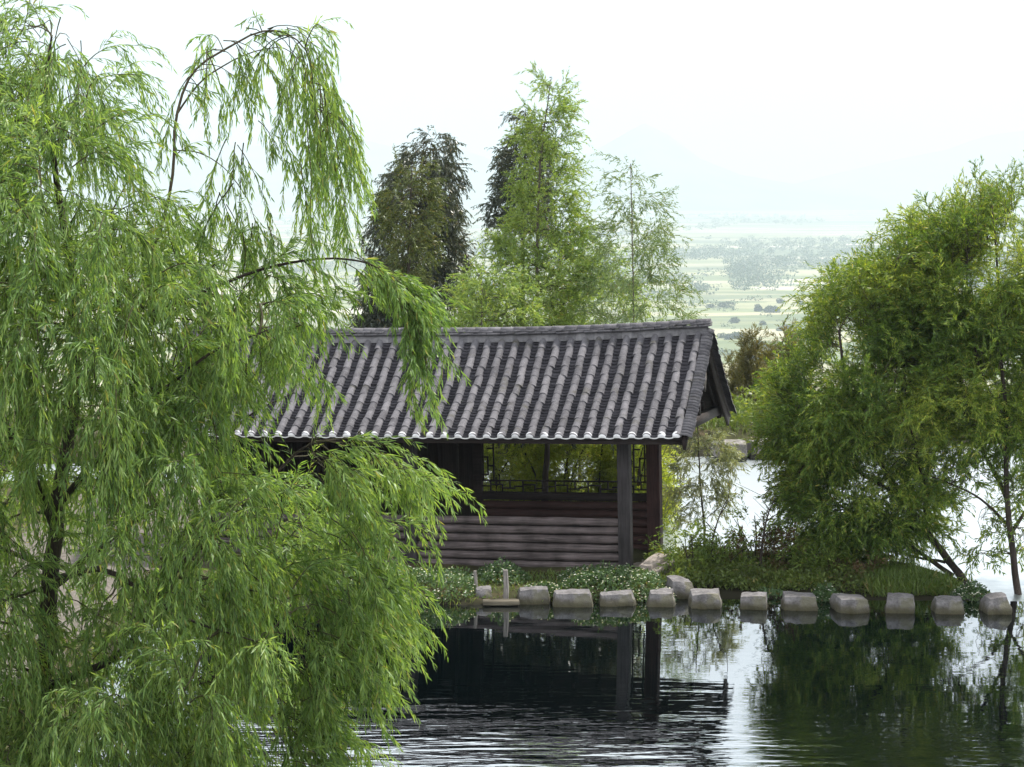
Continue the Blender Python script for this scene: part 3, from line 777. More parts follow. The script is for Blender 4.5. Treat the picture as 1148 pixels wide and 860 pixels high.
# stakes and plank
for k, (x, yt, yb, lab) in enumerate(((533, 640, 672, 'thin grey stake nearer the willow, standing by the plank'), (567, 639, 676, 'thicker grey stake standing at the right end of the plank'))):
    c = on_z(x, yb, 0); h = at(x, yt, c[1])[2]; mb = MB(); r = (.030, .044)[k]
    mb.tube([(0, 0, -.4), (0, 0, .05), (.01, .005, h * .5), (-.005, 0, h)], [r, r * 1.15, r, r * .9], 9)
    o = mb.build('wooden_stake', M['stake'], None, True); o.location = c; tag(o, lab, 'stake', 'wooden stakes in the pond edge')
a = on_z(541, 679, .02); b_ = on_z(582, 679, .02); mb = MB(); mb.box((0, 0, 0), (b_[0] - a[0], .22, .07))
o = mb.build('plank', wood_mat('wet_plank', (.05, .043, .03), (.13, .115, .085), 'X')); o.location = ((a + b_) / 2 + np.array([0, .12, .035])); o.rotation_euler = (0, 0, R(3)); tag(o, 'mossy wooden plank lying at the waterline beside the stakes', 'plank')
bv = o.modifiers.new('b', 'BEVEL'); bv.width = .012; bv.segments = 2

# stone ledge across the lower pond
for k, (x0, x1, yt, yb, Yd, lab) in enumerate(((800, 838, 499, 511, 57.2, 'dark low stone block at the left end of the far ledge'), (838, 900, 497, 514, 57.6, 'long flat stone block of the far ledge half under the leaves'))):
    a = at(x0, yb, Yd); b_ = at(x1, yt, Yd)
    o = bpy.data.objects.new('ledge_stone', rock_mesh((b_[0] - a[0], 1.2, b_[2] - a[2] + .3), 120 + k, .97, .05, 4, M['ledge'])); col.objects.link(o)
    o.location = ((a[0] + b_[0]) / 2, Yd + .5, (a[2] + b_[2]) / 2 - .12); tag(o, lab, 'stone block', 'stone ledge on the far bank')
# ================================================================== WILLOW (front left)
def pts(l, Yd): return [at(p[0], p[1], Yd + (p[2] if len(p) > 2 else 0)) for p in l]
WY = 22.0
base = at(35, 930, WY); base[2] = gh(base[0], base[1]) - .1
wil = thing('willow_tree', 'large weeping willow with hanging light green sprays in front of the pavilion and pond', 'tree', base)
rw = np.random.default_rng(3)
T1 = limb_part([base] + pts([(42, 800), (50, 730), (58, 640), (70, 540, .2), (84, 440, .3), (82, 330, .3), (66, 220, .2), (52, 110, .1), (58, 40)], WY), .13, .010, M['bark'], wil, 'trunk', 30, 10, rw)
limbs = [T1]
for l, r0 in (
    ([(48, 770), (115, 745, -.4), (150, 715, -.5), (190, 650, -.6), (250, 590, -.5), (310, 530, -.4), (345, 500, -.4), (400, 490, -.4)], .045),
    ([(58, 660), (130, 600, .5), (210, 540, .9), (275, 470, 1.0), (330, 440, 1.0)], .04),
    ([(84, 430), (140, 350), (182, 250), (194, 190), (196, 140), (207, 98), (226, 72), (258, 52), (290, 36), (318, 36), (342, 55), (358, 95), (366, 150)], .020),
    ([(80, 400), (150, 360, -.5), (220, 330, -.7), (300, 300, -.6), (370, 290, -.5), (420, 298, -.5), (458, 325, -.5)], .026),
    ([(70, 560), (150, 470, -1.0), (230, 400, -1.5), (300, 370, -1.6)], .035),
    ([(66, 600), (20, 500, -.6), (-40, 400, -.9), (-110, 330, -1)], .045),
    ([(70, 300), (10, 200, .4), (-50, 150, .7), (-120, 160, .9)], .024),
    ([(60, 650), (120, 640, -1.2), (200, 690, -1.8), (290, 720, -2)], .04),
    ([(84, 440), (90, 330, 1.2), (120, 250, 1.8), (150, 190, 2)], .03),
    ([(60, 640), (-30, 600, .5), (-120, 560, .8)], .035)):
    limbs.append(limb_part(pts(l, WY), r0, .005, M['bark'] if r0 > .021 else M['limb_bark'], wil, 'limb', 26, 7, rw))
limb_part(pts([(197, 130), (222, 95), (250, 74), (285, 58), (318, 54), (340, 72)], WY + .15), .011, .004, M['limb_bark'], wil, 'limb', 16, 6, rw)
limb_part(pts([(196, 168), (225, 172), (255, 192), (282, 230)], WY + .1), .008, .003, M['limb_bark'], wil, 'limb', 14, 5, rw)
fw = Foliage(21)
axis = at(75, 500, WY)
def outward(A, up, out, jit, rng):
    h = A - axis; h[:, 2] = 0; h = unit(h); return h * out + np.array([0, 0, up]) + rng.normal(size=A.shape) * jit
def px_anchor(poly, n, Yd, dY, rng, lo=-2.6, hi=2.8):
    q = scatter(poly, n, rng); y = np.clip(rng.normal(0, dY, n), lo, hi)
    return np.array([at(a, b, Yd + d) for (a, b), d in zip(q, y)])
LL, LW = .106, .0128
def wsprays(A, D, L, nb, bl, dr, bdr, per, side=.6, hang=.35, tb=.05, t0=.12):
    return fw.sprays(A, D, L, nb, bl, dr, bdr, int(per * 1.4), LL, LW, .5, side, hang, r=.0065, t0=t0, tb=tb)
# main mass
dense = [(-130, 240), (-90, 130), (-20, 120), (40, 130), (95, 160), (125, 240), (160, 285), (235, 285), (285, 300), (305, 335), (285, 370), (225, 380), (190, 420), (205, 470), (240, 505), (300, 530), (330, 580), (340, 650), (320, 700), (290, 760), (270, 830), (260, 960), (-130, 960)]
A = px_anchor(dense, 640, WY, 1.15, fw.rng)
HOLE = [(10, 560), (70, 540), (130, 640), (130, 770), (30, 775)]
def pix(A):
    d = A - np.array([0, 0, HC]); k = d @ FW; return np.stack([574 + d[:, 0] / k * F, 430 - (d @ UP) / k * F], 1)
A = A[~(in_poly(pix(A), HOLE) & (fw.rng.random(len(A)) < .85))]
connect(A[::3], limbs, fw.twig, fw.rng)
wsprays(A, outward(A, .40, .40, .5, fw.rng), .62, 11, .60, 1.4, 2.5, 20, .7, .35)
# front skin of long hanging strands
A = px_anchor([(-60, 180), (100, 180), (160, 300), (280, 310), (270, 420), (230, 560), (300, 640), (260, 760), (230, 860), (-60, 860)], 150, WY - 1.5, .4, fw.rng)
A = A[~in_poly(pix(A), [(0, 480), (90, 470), (150, 640), (130, 770), (20, 775)])]
wsprays(A, fw.rng.normal(size=A.shape) * .5 + np.array([.15, -.35, .15]), .6, 9, 1.0, 2.2, 3.2, 27, .45, .4)
# crown top, loose
top = [(-80, 90), (-20, 45), (20, 25), (55, 12), (85, 22), (108, 70), (122, 130), (95, 175), (-60, 170)]
A = px_anchor(top, 85, WY, .6, fw.rng); connect(A[::4], limbs, fw.twig, fw.rng, .006)
wsprays(A, outward(A, .2, .35, .4, fw.rng), .5, 9, .55, 2.0, 3.0, 14, .5, .4)
A = px_anchor([(120, 150), (160, 190), (185, 250), (170, 300), (120, 280)], 14, WY, .6, fw.rng)
wsprays(A, fw.rng.normal(size=A.shape) * .35 + np.array([.2, 0, -.1]), .5, 8, .5, 2.2, 3, 13, .5, .4)
# hanging strands below the arching branch
arch = limbs[3]
A = arch[7:][fw.rng.integers(0, len(arch) - 7, 16)] + fw.rng.normal(size=(16, 3)) * .03
wsprays(A, fw.rng.normal(size=A.shape) * .4 + np.array([.2, 0, -.15]), .22, 4, .22, 2.5, 3.5, 6, .5, .4)
A = arch[13:][fw.rng.integers(0, len(arch) - 13, 34)] + fw.rng.normal(size=(34, 3)) * np.array([.05, .3, .04])
D = np.stack([fw.rng.normal(.10, .3, 34), fw.rng.normal(0, .5, 34), np.full(34, .1)], 1)
wsprays(A, D, .85, 6, .42, 3.2, 3.2, 12, .4, .45, t0=.3)
A = arch[-5:][fw.rng.integers(0, 5, 11)] + fw.rng.normal(size=(11, 3)) * np.array([.08, .25, .12])
wsprays(A, np.stack([fw.rng.normal(.13, .10, 11), fw.rng.normal(0, .3, 11), np.full(11, -.6)], 1), 1.2, 12, .42, 1.0, 2.5, 14, .45, .4)
low = [(255, 130), (330, 130), (345, 200), (335, 260), (280, 280), (240, 240)]
A = px_anchor(low, 17, WY, .4, fw.rng)
wsprays(A, np.stack([fw.rng.normal(.05, .2, 17), fw.rng.normal(0, .4, 17), np.full(17, -.3)], 1), .75, 8, .4, 2, 3, 13, .45, .4)
# drooping spray over the roof
drp = limbs[4]
A = drp[15:][fw.rng.integers(0, len(drp) - 15, 16)] + fw.rng.normal(size=(16, 3)) * np.array([.04, .12, .04])
wsprays(A, np.stack([fw.rng.normal(.6, .2, 16), fw.rng.normal(0, .3, 16), fw.rng.normal(-.25, .15, 16)], 1), .5, 8, .32, 1.3, 2.0, 13, .45, .35)
A = drp[-3:][fw.rng.integers(0, 3, 8)]
wsprays(A, np.stack([fw.rng.normal(.30, .12, 8), fw.rng.normal(0, .2, 8), np.full(8, -.55)], 1), 1.05, 13, .30, .9, 1.8, 14, .45, .35)
# sprays reaching out over the pavilion front and the water
for poly, n, dirx, upz, L in (
    ([(320, 500), (375, 490), (415, 495), (400, 520), (340, 535)], 17, .75, .0, .85),
    ([(405, 500), (445, 510), (455, 535), (420, 535)], 7, .7, -.35, .5),
    ([(350, 560), (395, 570), (420, 610), (410, 650), (370, 650)], 24, .5, -.15, .75),
    ([(330, 640), (390, 650), (405, 685), (385, 725), (330, 735)], 36, .6, -.1, .7),
    ([(300, 740), (350, 740), (365, 790), (345, 850), (300, 860)], 30, .5, -.1, .65),
    ([(280, 300), (320, 305), (340, 350), (340, 390), (290, 390)], 20, .15, -.2, .55),
    ([(200, 380), (270, 380), (300, 415), (250, 440), (205, 420)], 9, .1, -.3, .5),
    ([(-40, 700), (120, 720), (220, 760), (220, 900), (-40, 900)], 60, .3, .0, .7)):
    A = px_anchor(poly, n, WY - .4, .5, fw.rng); connect(A[::3], limbs, fw.twig, fw.rng, .005)
    wsprays(A, np.stack([fw.rng.normal(dirx, .25, n), fw.rng.normal(-.1, .45, n), fw.rng.normal(upz, .25, n)], 1), L, 10, .42, 1.3, 2.0, 15, .6, .3)
print('willow leaves', fw.nleaf)
finish_tree(wil, fw, M['willow'], M['twig'])

# ================================================================== RIGHT TREES
def ell_anchor(c, r, n, rng, shell=.45):
    """points in an ellipsoid, denser towards its outside"""
    n0 = n; n = int(n * 2.6); d = unit(rng.normal(size=(n, 3))); k = (shell + (1 - shell) * rng.uniform(0, 1, n)) ** .8
    A = np.array(c) + d * k[:, None] * np.array(r)
    lump = vnoise(A[:, 0] * 1.0 + A[:, 2] * .4, A[:, 2] * 1.5 + A[:, 1] * .5, 1.9, 3) + rng.normal(0, .12, n)   # layered boughs with gaps between
    return A[np.argsort(-lump)[:int(n0 * 1.6)]]
def blob(px, py, Yd, rx, ry, rd):
    """ellipsoid from a pixel centre and pixel radii, rd metres deep"""
    return at(px, py, Yd), (rx * Yd / F, rd, ry * Yd / F)

RY = 40.2
base = at(1100, 672, 38.6); base[2] = gh(base[0], base[1]) - .15
ra = thing('leaning_tree', 'broad bushy green tree leaning left over the bank behind the stepping stones', 'tree', base)
rr = np.random.default_rng(8)
lA = [limb_part([base] + pts([(1072, 640), (1040, 598), (1010, 555), (975, 500), (950, 440), (940, 370)], 39.4), .085, .02, M['bark'], ra, 'trunk', 20, 8, rr)]
for l, r0 in (([(1080, 655), (1060, 646), (1010, 632), (960, 628), (915, 622)], .05), ([(1068, 645), (1020, 612), (975, 585), (930, 560), (895, 535)], .05), ([(1045, 605), (1000, 580), (960, 570), (930, 575)], .035),
              ([(1040, 600), (1035, 540), (1020, 470), (1010, 380), (1000, 300)], .05), ([(1010, 556), (950, 520), (900, 470), (870, 440)], .04), ([(1060, 630), (1020, 622), (985, 600), (940, 598)], .03)):
    lA.append(limb_part(pts(l, 39.5), r0, .008, M['bark'], ra, 'limb', 16, 6, rr))
fa = Foliage(31)
for (b, n, up, dr) in ((blob(974, 455, RY, 82, 95, 2.0), 250, .35, .5), (blob(926, 474, RY - .2, 44, 62, 1.3), 115, .3, .6), (blob(985, 378, RY + .3, 64, 68, 1.7), 140, .6, .3), (blob(970, 560, RY - .3, 74, 44, 1.3), 210, .2, .6),
                       (blob(1035, 430, RY, 60, 120, 1.8), 130, .5, .3), (blob(950, 588, RY - .2, 42, 26, .9), 45, .2, .7), (blob(1040, 305, RY + .3, 40, 42, 1.2), 50, .8, .1)):
    A = ell_anchor(b[0], b[1], n, fa.rng); connect(A[::2], lA, fa.twig, fa.rng, .008)
    h = unit(A - b[0]); fa.sprays(A, h * .7 + np.array([-.12, 0, up]) + fa.rng.normal(size=A.shape) * .3, .62, 8, .36, dr, 1.0, 17, .102, .0185, .6, .8, .12, True, .007)
# feathery outer shoots
q = [(868, 430), (866, 462), (888, 510), (905, 405), (920, 375), (935, 345), (955, 322), (980, 298), (1002, 280), (880, 420), (860, 480), (1020, 268), (965, 300)]
A = np.concatenate([np.array([at(a + 18, b + 14, RY + fa.rng.normal(0, .5)) for _ in range(5)]) for a, b in q])
fa.sprays(A, fa.rng.normal(size=A.shape) * .25 + np.array([-.45, 0, .55]), .62, 7, .26, .3, .8, 11, .11, .02, .5, .7, .1, True, .006)
print('right leaves', fa.nleaf)
finish_tree(ra, fa, M['right'], M['twig'])

base = at(1141, 690, 38.2); base[2] = -.25
rb = thing('upright_tree', 'tall green tree with a thin upright trunk and yellowish top at the right edge', 'tree', base)
lB = [limb_part([base] + pts([(1141, 660), (1133, 600), (1128, 540), (1128, 470), (1120, 380), (1118, 300), (1112, 230)], 38.6), .075, .012, M['bark'], rb, 'trunk', 22, 8, rr)]
for l, r0 in (([(1130, 560), (1100, 500), (1080, 440), (1060, 360), (1050, 280)], .045), ([(1128, 520), (1150, 440), (1170, 350), (1180, 280)], .045), ([(1131, 590), (1100, 560), (1060, 540), (1030, 530)], .03),
              ([(1132, 600), (1160, 560), (1200, 520), (1240, 480)], .04), ([(1128, 470), (1100, 420), (1085, 330), (1085, 250)], .035)):
    lB.append(limb_part(pts(l, 38.9), r0, .008, M['bark'], rb, 'limb', 16, 6, rr))
fb = Foliage(41)
for (b, n, up, dr) in ((blob(1108, 330, 39.6, 66, 85, 1.8), 190, .7, .2), (blob(1165, 320, 39.4, 75, 100, 1.8), 150, .7, .2), (blob(1105, 440, 39.4, 70, 65, 1.7), 130, .4, .3), (blob(1190, 470, 39.3, 60, 80, 1.6), 90, .4, .4),
                       (blob(1060, 335, 39.7, 45, 65, 1.4), 80, .6, .2)):
    A = ell_anchor(b[0], b[1], n, fb.rng); connect(A[::2], lB, fb.twig, fb.rng, .008)
    h = unit(A - b[0]); fb.sprays(A, h * .6 + np.array([-.05, 0, up]) + fb.rng.normal(size=A.shape) * .3, .62, 8, .36, dr, .9, 17, .102, .0185, .6, .75, .12, True, .007)
# thin clusters low on the trunk against the white water
for (x, y, n, rx, ry) in ((1110, 590, 7, 22, 16), (1135, 545, 8, 18, 22), (1075, 530, 9, 28, 14), (1150, 610, 6, 14, 20), (1095, 620, 4, 14, 10)):
    b = blob(x, y, 38.9, rx, ry, .6); A = ell_anchor(b[0], b[1], n, fb.rng); connect(A, lB, fb.twig, fb.rng, .007)
    fb.sprays(A, fb.rng.normal(size=A.shape) * .6, .4, 6, .25, .5, 1, 8, .105, .024, .6, .8, .12, True, .006)
q = [(1062, 240), (1075, 222), (1090, 232), (1110, 245), (1130, 220), (1145, 205), (1140, 240), (1040, 262), (1120, 262), (1085, 255), (1100, 215)]
A = np.concatenate([np.array([at(a + fb.rng.normal(0, 7), b + 34 + fb.rng.normal(0, 8), 39.5 + fb.rng.normal(0, .5)) for _ in range(4)]) for a, b in q])
fb.sprays(A, fb.rng.normal(size=A.shape) * .18 + np.array([-.12, 0, 1.0]), .75, 6, .22, .1, .5, 9, .10, .018, .4, .45, .08, True, .006)
print('right B leaves', fb.nleaf)
finish_tree(rb, fb, M['right'], M['twig'])

# ================================================================== TREES BEHIND THE PAVILION
def profile_tree(name, label, cat, axis_px, Yd, prof, n, seed, mat, leaf, wid, per, L, bl, up=.5, out=.7, droop=.8, depth=.8, r0=.07, bark=None, nb=7, zb=None, sub=None, hang=.15, shell=.35):
    """prof: list of (py, left px, right px) from the top to the base"""
    xb, yb = axis_px[-1]
    base = at(xb, yb, Yd); base[2] = gh(base[0], base[1]) - .1 if zb is None else zb
    root = thing(name, label, cat, base); rg = np.random.default_rng(seed)
    ax = pts(axis_px[:-1], Yd)[::-1]; t = limb_part([base] + ax, r0, .008, bark or M['bark_pale'], root, 'trunk', 22, 7, rg)
    f = Foliage(seed); py = np.array([p[0] for p in prof], float); l = np.array([p[1] for p in prof], float); r = np.array([p[2] for p in prof], float)
    wdt = r - l; yy = np.linspace(py[0], py[-1], 400); ww = np.interp(yy, py, wdt) + 4; cdf = np.cumsum(ww) / ww.sum()
    qy = np.interp(f.rng.uniform(0, 1, n), cdf, yy); a = f.rng.uniform(0, 2 * np.pi, n); k = (shell + (1 - shell) * f.rng.uniform(0, 1, n) ** .6)
    cx = (np.interp(qy, py, l) + np.interp(qy, py, r)) / 2; hw = np.interp(qy, py, wdt) / 2
    k = k * np.clip(.80 + .30 * vnoise(np.cos(a) * 2.2 + qy * .045, np.sin(a) * 2.2 - qy * .03, 1.0, seed % 17), .45, 1.12)
    A = np.array([at(x, y, Yd + d) for x, y, d in zip(cx + hw * k * np.cos(a) * .86, qy, hw * k * np.sin(a) * Yd / F * depth)])
    C0 = np.array([at(x, y, Yd) for x, y in zip(cx, qy)])
    h = A - C0; h[:, 2] = 0; h = unit(h)
    connect(A[::2], [t], f.twig, f.rng, r0 * .12, .05)
    f.sprays(A, h * out + np.array([0, 0, up]) + f.rng.normal(size=A.shape) * .3, L, nb, bl, droop, droop * 1.3, per, leaf, wid, .55, .75, hang, True, r0 * .1, 6)
    print(name, f.nleaf)
    finish_tree(root, f, mat, M['twig'])
    return root, f

profile_tree('feathery_tree', 'tall feathery light green tree with a drooping tip rising behind the middle of the roof', 'tree',
    [(618, 88), (612, 130), (606, 180), (603, 250), (602, 320), (602, 420), (602, 530)], 49,
    [(90, 610, 626), (120, 606, 630), (150, 598, 632), (190, 590, 636), (225, 580, 646), (260, 565, 656), (300, 535, 672), (340, 512, 682), (400, 505, 672)], 520, 51, M['bamboo'], .105, .021, 13, .50, .34, .5, .75, .9, .9, .06)
profile_tree('slender_tree', 'thin airy light green sapling with sparse feathery branches behind the roof end', 'tree',
    [(707, 184), (708, 230), (709, 280), (710, 330), (711, 420), (711, 520)], 48,
    [(188, 702, 714), (220, 692, 726), (250, 682, 736), (285, 668, 752), (320, 660, 768), (360, 655, 776), (420, 660, 770)], 190, 52, M['sapling'], .10, .020, 11, .55, .34, .45, .85, 1.0, .9, .022)
profile_tree('bamboo_clump', 'low bright yellow-green clump beside the dark tree, filling behind the ridge', 'bush',
    [(540, 305), (540, 350), (540, 420), (540, 520)], 47,
    [(305, 528, 556), (330, 508, 590), (365, 500, 610), (420, 500, 610)], 140, 53, M['bamboo'], .105, .021, 11, .6, .34, .5, .8, .9, 1, .04)
profile_tree('bushy_tree', 'rounded light green bush behind the ridge between the feathery tree and the thin sapling', 'bush',
    [(660, 285), (655, 330), (650, 420), (650, 520)], 51,
    [(285, 640, 690), (320, 625, 705), (365, 615, 725), (420, 620, 720)], 130, 54, M['bamboo'], .105, .021, 11, .6, .34, .5, .8, .9, 1, .04)
profile_tree('dark_tree', 'big dark grey-green tree with drooping leaves left of the feathery trees', 'tree',
    [(475, 160), (472, 220), (470, 300), (468, 400), (468, 500)], 60,
    [(152, 480, 492), (166, 462, 504), (182, 446, 510), (205, 428, 520), (230, 422, 524), (260, 413, 528), (290, 406, 530), (325, 396, 526), (370, 386, 516), (420, 395, 500)], 760, 55, M['dark_tree'], .115, .026, 13, .55, .36, .25, .6, 2.0, .9, .10, M['bark'], hang=.6)
profile_tree('dark_side_tree', 'narrow dark grey tree half hidden by the feathery light green tree', 'tree',
    [(592, 128), (588, 180), (586, 260), (586, 420)], 58,
    [(130, 586, 600), (160, 572, 606), (200, 562, 610), (235, 555, 612), (262, 552, 612)], 220, 56, M['dark_tree'], .11, .025, 12, .5, .34, .3, .6, 1.3, .9, .08, M['bark'], hang=.6)
profile_tree('olive_tree', 'rounded olive-tinged tree nestled against the front of the big dark tree', 'tree',
    [(462, 180), (460, 240), (458, 330), (458, 480)], 57,
    [(185, 452, 472), (205, 440, 484), (235, 430, 492), (265, 430, 488), (300, 432, 478), (325, 436, 470)], 150, 57, M['olive'], .11, .025, 11, .45, .32, .3, .6, 1.3, .9, .07, M['bark'], hang=.5)
# greenery seen through the lattice
for k, (x, yt, sp, Yd, lab) in enumerate(((560, 470, 60, 46.0, 'bright green bush seen through the left half of the pavilion window'), (640, 462, 62, 46.6, 'bright green bush seen through the right half of the pavilion window'), (712, 474, 20, 46.2, 'bright green bush seen behind the pavilion side lattice'))):
    r_, f_ = profile_tree('window_bush', lab, 'bush', [(x, yt), (x - 4, yt + 50), (x, 600)], Yd, [(yt + 22, x - sp * .8, x + sp * .8), (yt + 45, x - sp, x + sp), (yt + 80, x - sp, x + sp), (600, x - sp * .8, x + sp * .8)], 330, 60 + k, M['window'], .11, .022, 10, .6, .36, .6, .7, .8, .8, .04, M['bark'])
    for j in range(4):
        x0 = x + (j - 1.5) * sp * .35; limb_part([at(x0, 598, Yd - .4), at(x0 + rnd.uniform(-14, 14), 540, Yd - .6), at(x0 + rnd.uniform(-30, 30), 480, Yd - .6)], .03, .012, M['bark'], r_, 'stem', 8, 6)

profile_tree('added_dark_tree', 'dense dark tree added behind the pavilion roof to darken the reflection in the pond', 'tree', [(625, 405), (620, 440), (614, 490), (610, 560)], 44.7,
    [(402, 575, 690), (420, 540, 722), (445, 528, 728), (474, 536, 724)], 270, 64, M['dark_tree'], .13, .040, 12, .5, .36, .2, .7, .8, .9, .08, M['bark'])  # made-up tree behind the roof, added to darken what the pond mirrors
# ================================================================== FAR BANK: conifers and shrubs
for k, (x, yt, hw, yb, Yd, lab) in enumerate(((842, 384, 13, 520, 68, 'left one of the brownish young conifers above the far ledge'), (862, 402, 12, 520, 70, 'shortest brownish young conifer, in the middle above the far ledge'), (884, 380, 14, 520, 67, 'brownish young conifer closest to the leaning tree'), (824, 414, 12, 520, 71, 'small brownish conifer next to the gable end of the roof'))):
    profile_tree('young_conifer', lab, 'tree', [(x, yt), (x, yt + 50), (x, yb)], Yd, [(yt + 2, x - 3, x + 3), (yt + 25, x - hw * .7, x + hw * .7), (yt + 70, x - hw, x + hw), (yb - 25, x - hw, x + hw)], 120, 70 + k, M['conifer'], .15, .02, 13, .55, .25, 1.0, .45, -.2, .9, .05, M['bark'], hang=0)
for k, (x, yt, hw, Yd, m, lab) in enumerate(((775, 478, 26, 60, 'grey_shrub', 'greyish shrub on the far bank right beneath the gable overhang'), (812, 470, 22, 61, 'shrub', 'green shrub on the far bank behind the left end of the ledge'), (850, 460, 30, 62, 'shrub', 'dark green shrub on the far bank above the middle of the ledge'), (905, 470, 40, 62, 'shrub', 'wide green shrub on the far bank behind the leaning tree'))):
    profile_tree('far_bank_shrub', lab, 'shrub', [(x, yt), (x, yt + 20), (x, 515)], Yd, [(yt, x - hw * .4, x + hw * .4), (yt + 15, x - hw, x + hw), (512, x - hw, x + hw)], 60, 80 + k, M[m], .13, .03, 9, .5, .3, .6, .7, .6, .9, .03, M['bark'])
profile_tree('hanging_sapling', 'pale grey-green willow sapling standing in the bank right of the corner post', 'sapling',
    [(782, 478), (785, 540), (790, 600), (788, 662)], 42.6, [(480, 765, 800), (505, 755, 822), (530, 752, 828), (560, 760, 815), (590, 775, 800)], 70, 85, M['grey_shrub'], .11, .020, 10, .42, .3, .3, .6, 1.8, .9, .035, M['bark'], hang=.4)

# ================================================================== SHRUBS ON THE RIGHT BANK
for k, (x, yt, hw, yb, Yd, m, n, lab) in enumerate((
    (775, 600, 24, 664, 39.0, 'shrub', 40, 'leafy green shrub growing next to the corner post and boulder'),
    (812, 612, 26, 664, 39.2, 'shrub', 40, 'light green twiggy shrub behind the first two open-water stones'),
    (846, 604, 24, 668, 39.6, 'rust', 26, 'reddish-brown twiggy shrub behind the second open-water stone'),
    (880, 610, 26, 668, 39.4, 'rust', 26, 'brownish shrub under the left branches of the leaning tree'),
    (915, 618, 26, 668, 38.9, 'shrub', 48, 'dark green shrub under the leaning tree behind the third open-water stone'),
    (960, 626, 26, 668, 38.7, 'rust', 24, 'low brown-green shrub left of the grass mound'),
    (846, 578, 20, 632, 41.0, 'shrub', 14, 'taller sparse shrub on the bank in front of the bright lower pond'))):
    r_, f_ = profile_tree('bank_shrub', lab, 'shrub', [(x, yt), (x + 2, yt + 30), (x, yb)], Yd, [(yt, x - hw * .4, x + hw * .4), (yt + 20, x - hw, x + hw), (yb - 8, x - hw * 1.05, x + hw * 1.05)], n, 90 + k, M[m], .085, .028, 7, .4, .24, .6, .7, .7, .9, .018, M['bark'], nb=6)
    for j in range(3):
        limb_part([at(x + rnd.uniform(-6, 6), yb, Yd), at(x + rnd.uniform(-16, 16), (yt + yb) / 2, Yd), at(x + rnd.uniform(-24, 24), yt + 4, Yd + .1)], .016, .006, M['bark'], r_, 'stem', 8, 5)
# bare thin saplings
for k, (l, lab) in enumerate((([(806, 668), (803, 640), (798, 612), (806, 580), (815, 560)], 'thin dark-stemmed bare sapling left of the second open-water stone'), ([(851, 650), (854, 615), (860, 580), (870, 556)], 'short crooked dark stem on the bank behind the open-water stones'))):
    p = pts(l, 39.2); root = thing('bare_sapling', lab, 'sapling', p[0]); c = limb_part(p, .035, .006, M['bark'], root, 'trunk', 14, 6)
    for j in range(4):
        s_ = c[4 + 2 * j]; limb_part([s_, s_ + np.array([rnd.uniform(-.3, .3), .05, .25]), s_ + np.array([rnd.uniform(-.6, .6), .1, .65])], .011, .003, M['bark'], root, 'branch', 7, 5)

# ================================================================== GROUND COVER AND GRASS
def cover_plant(name, label, poly_px, yb_fn, seed, n, h, flowers, mat='cover', group=None, leaf=.055, Ydef=None):
    """a mound of small leaves standing on the bank; poly in ground metres"""
    rg = np.random.default_rng(seed); p = np.array(poly_px, float); c = p.mean(0); z = gh(c[0], c[1])
    root = thing(name, label, 'plant', (c[0], c[1], max(z, 0)), group=group)
    q = scatter(poly_px, n, rg); d = np.clip(sd_poly(q, poly_px) / .35, 0, 1) ** .6
    gz = np.maximum(ground_h(q[:, 0], q[:, 1]), 0) ; lump = .75 + .35 * vnoise(q[:, 0], q[:, 1], 4.5, seed)
    zt = gz + h * d * lump * rg.uniform(.25, 1.08, n) + .02
    P = np.stack([q[:, 0], q[:, 1], zt], 1) - np.array(root.location)
    mb = MB(); D = rg.normal(size=(n, 3)) * .8 + np.array([0, -.25, .35]); mb.leaves(P, D, leaf * rg.uniform(.6, 1.4, n), leaf * .6 * rg.uniform(.7, 1.2, n), None, .2, True, rg)
    mb.build('leaves', M[mat], root)
    if flowers:
        i = rg.choice(n, flowers, False); Q = P[i] + np.array([0, -.02, .03]); fl = MB()
        for a in range(5):
            th = a * 2 * np.pi / 5; D = np.tile([math.cos(th), math.sin(th) - .2, .5], (flowers, 1)) + rg.normal(size=(flowers, 3)) * .15
            fl.leaves(Q, D, .018, .014, None, .1, True, rg)
        tag(fl.build('blossom', M['flower'], root), kind='stuff')
    return root
cover_plant('flowering_plant', 'wide mound of small leaves with tiny white flowers below the grey corner post', [(.95, 37.0), (1.4, 36.95), (1.9, 36.95), (2.6, 37.05), (2.75, 37.5), (2.5, 38.0), (1.9, 38.4), (1.2, 38.5), (.75, 38.3), (.8, 37.4)], None, 201, 4600, .31, 380)
cover_plant('flowering_plant', 'leafy mound with tiny white flowers at the shore left of the stakes', [(-1.9, 36.75), (-1.2, 36.8), (-.65, 36.9), (-.55, 37.3), (-.6, 38.3), (-1.4, 38.5), (-2.6, 38.4), (-3.2, 37.4), (-2.8, 36.75)], None, 202, 5200, .27, 280)
cover_plant('flowering_plant', 'small tuft of white-flowered leaves between the two flat bank stones', [(.25, 36.95), (.8, 37.0), (.75, 37.4), (.2, 37.4)], None, 203, 900, .2, 70)
cover_plant('leafy_plant', 'green leafy clump against the log wall behind the stakes', [(-.5, 37.7), (.1, 37.6), (.3, 38.1), (.1, 38.7), (-.6, 38.7)], None, 204, 1500, .40, 40, 'cover')
def at_xy(px, Y): return (px - 574) / F * Y
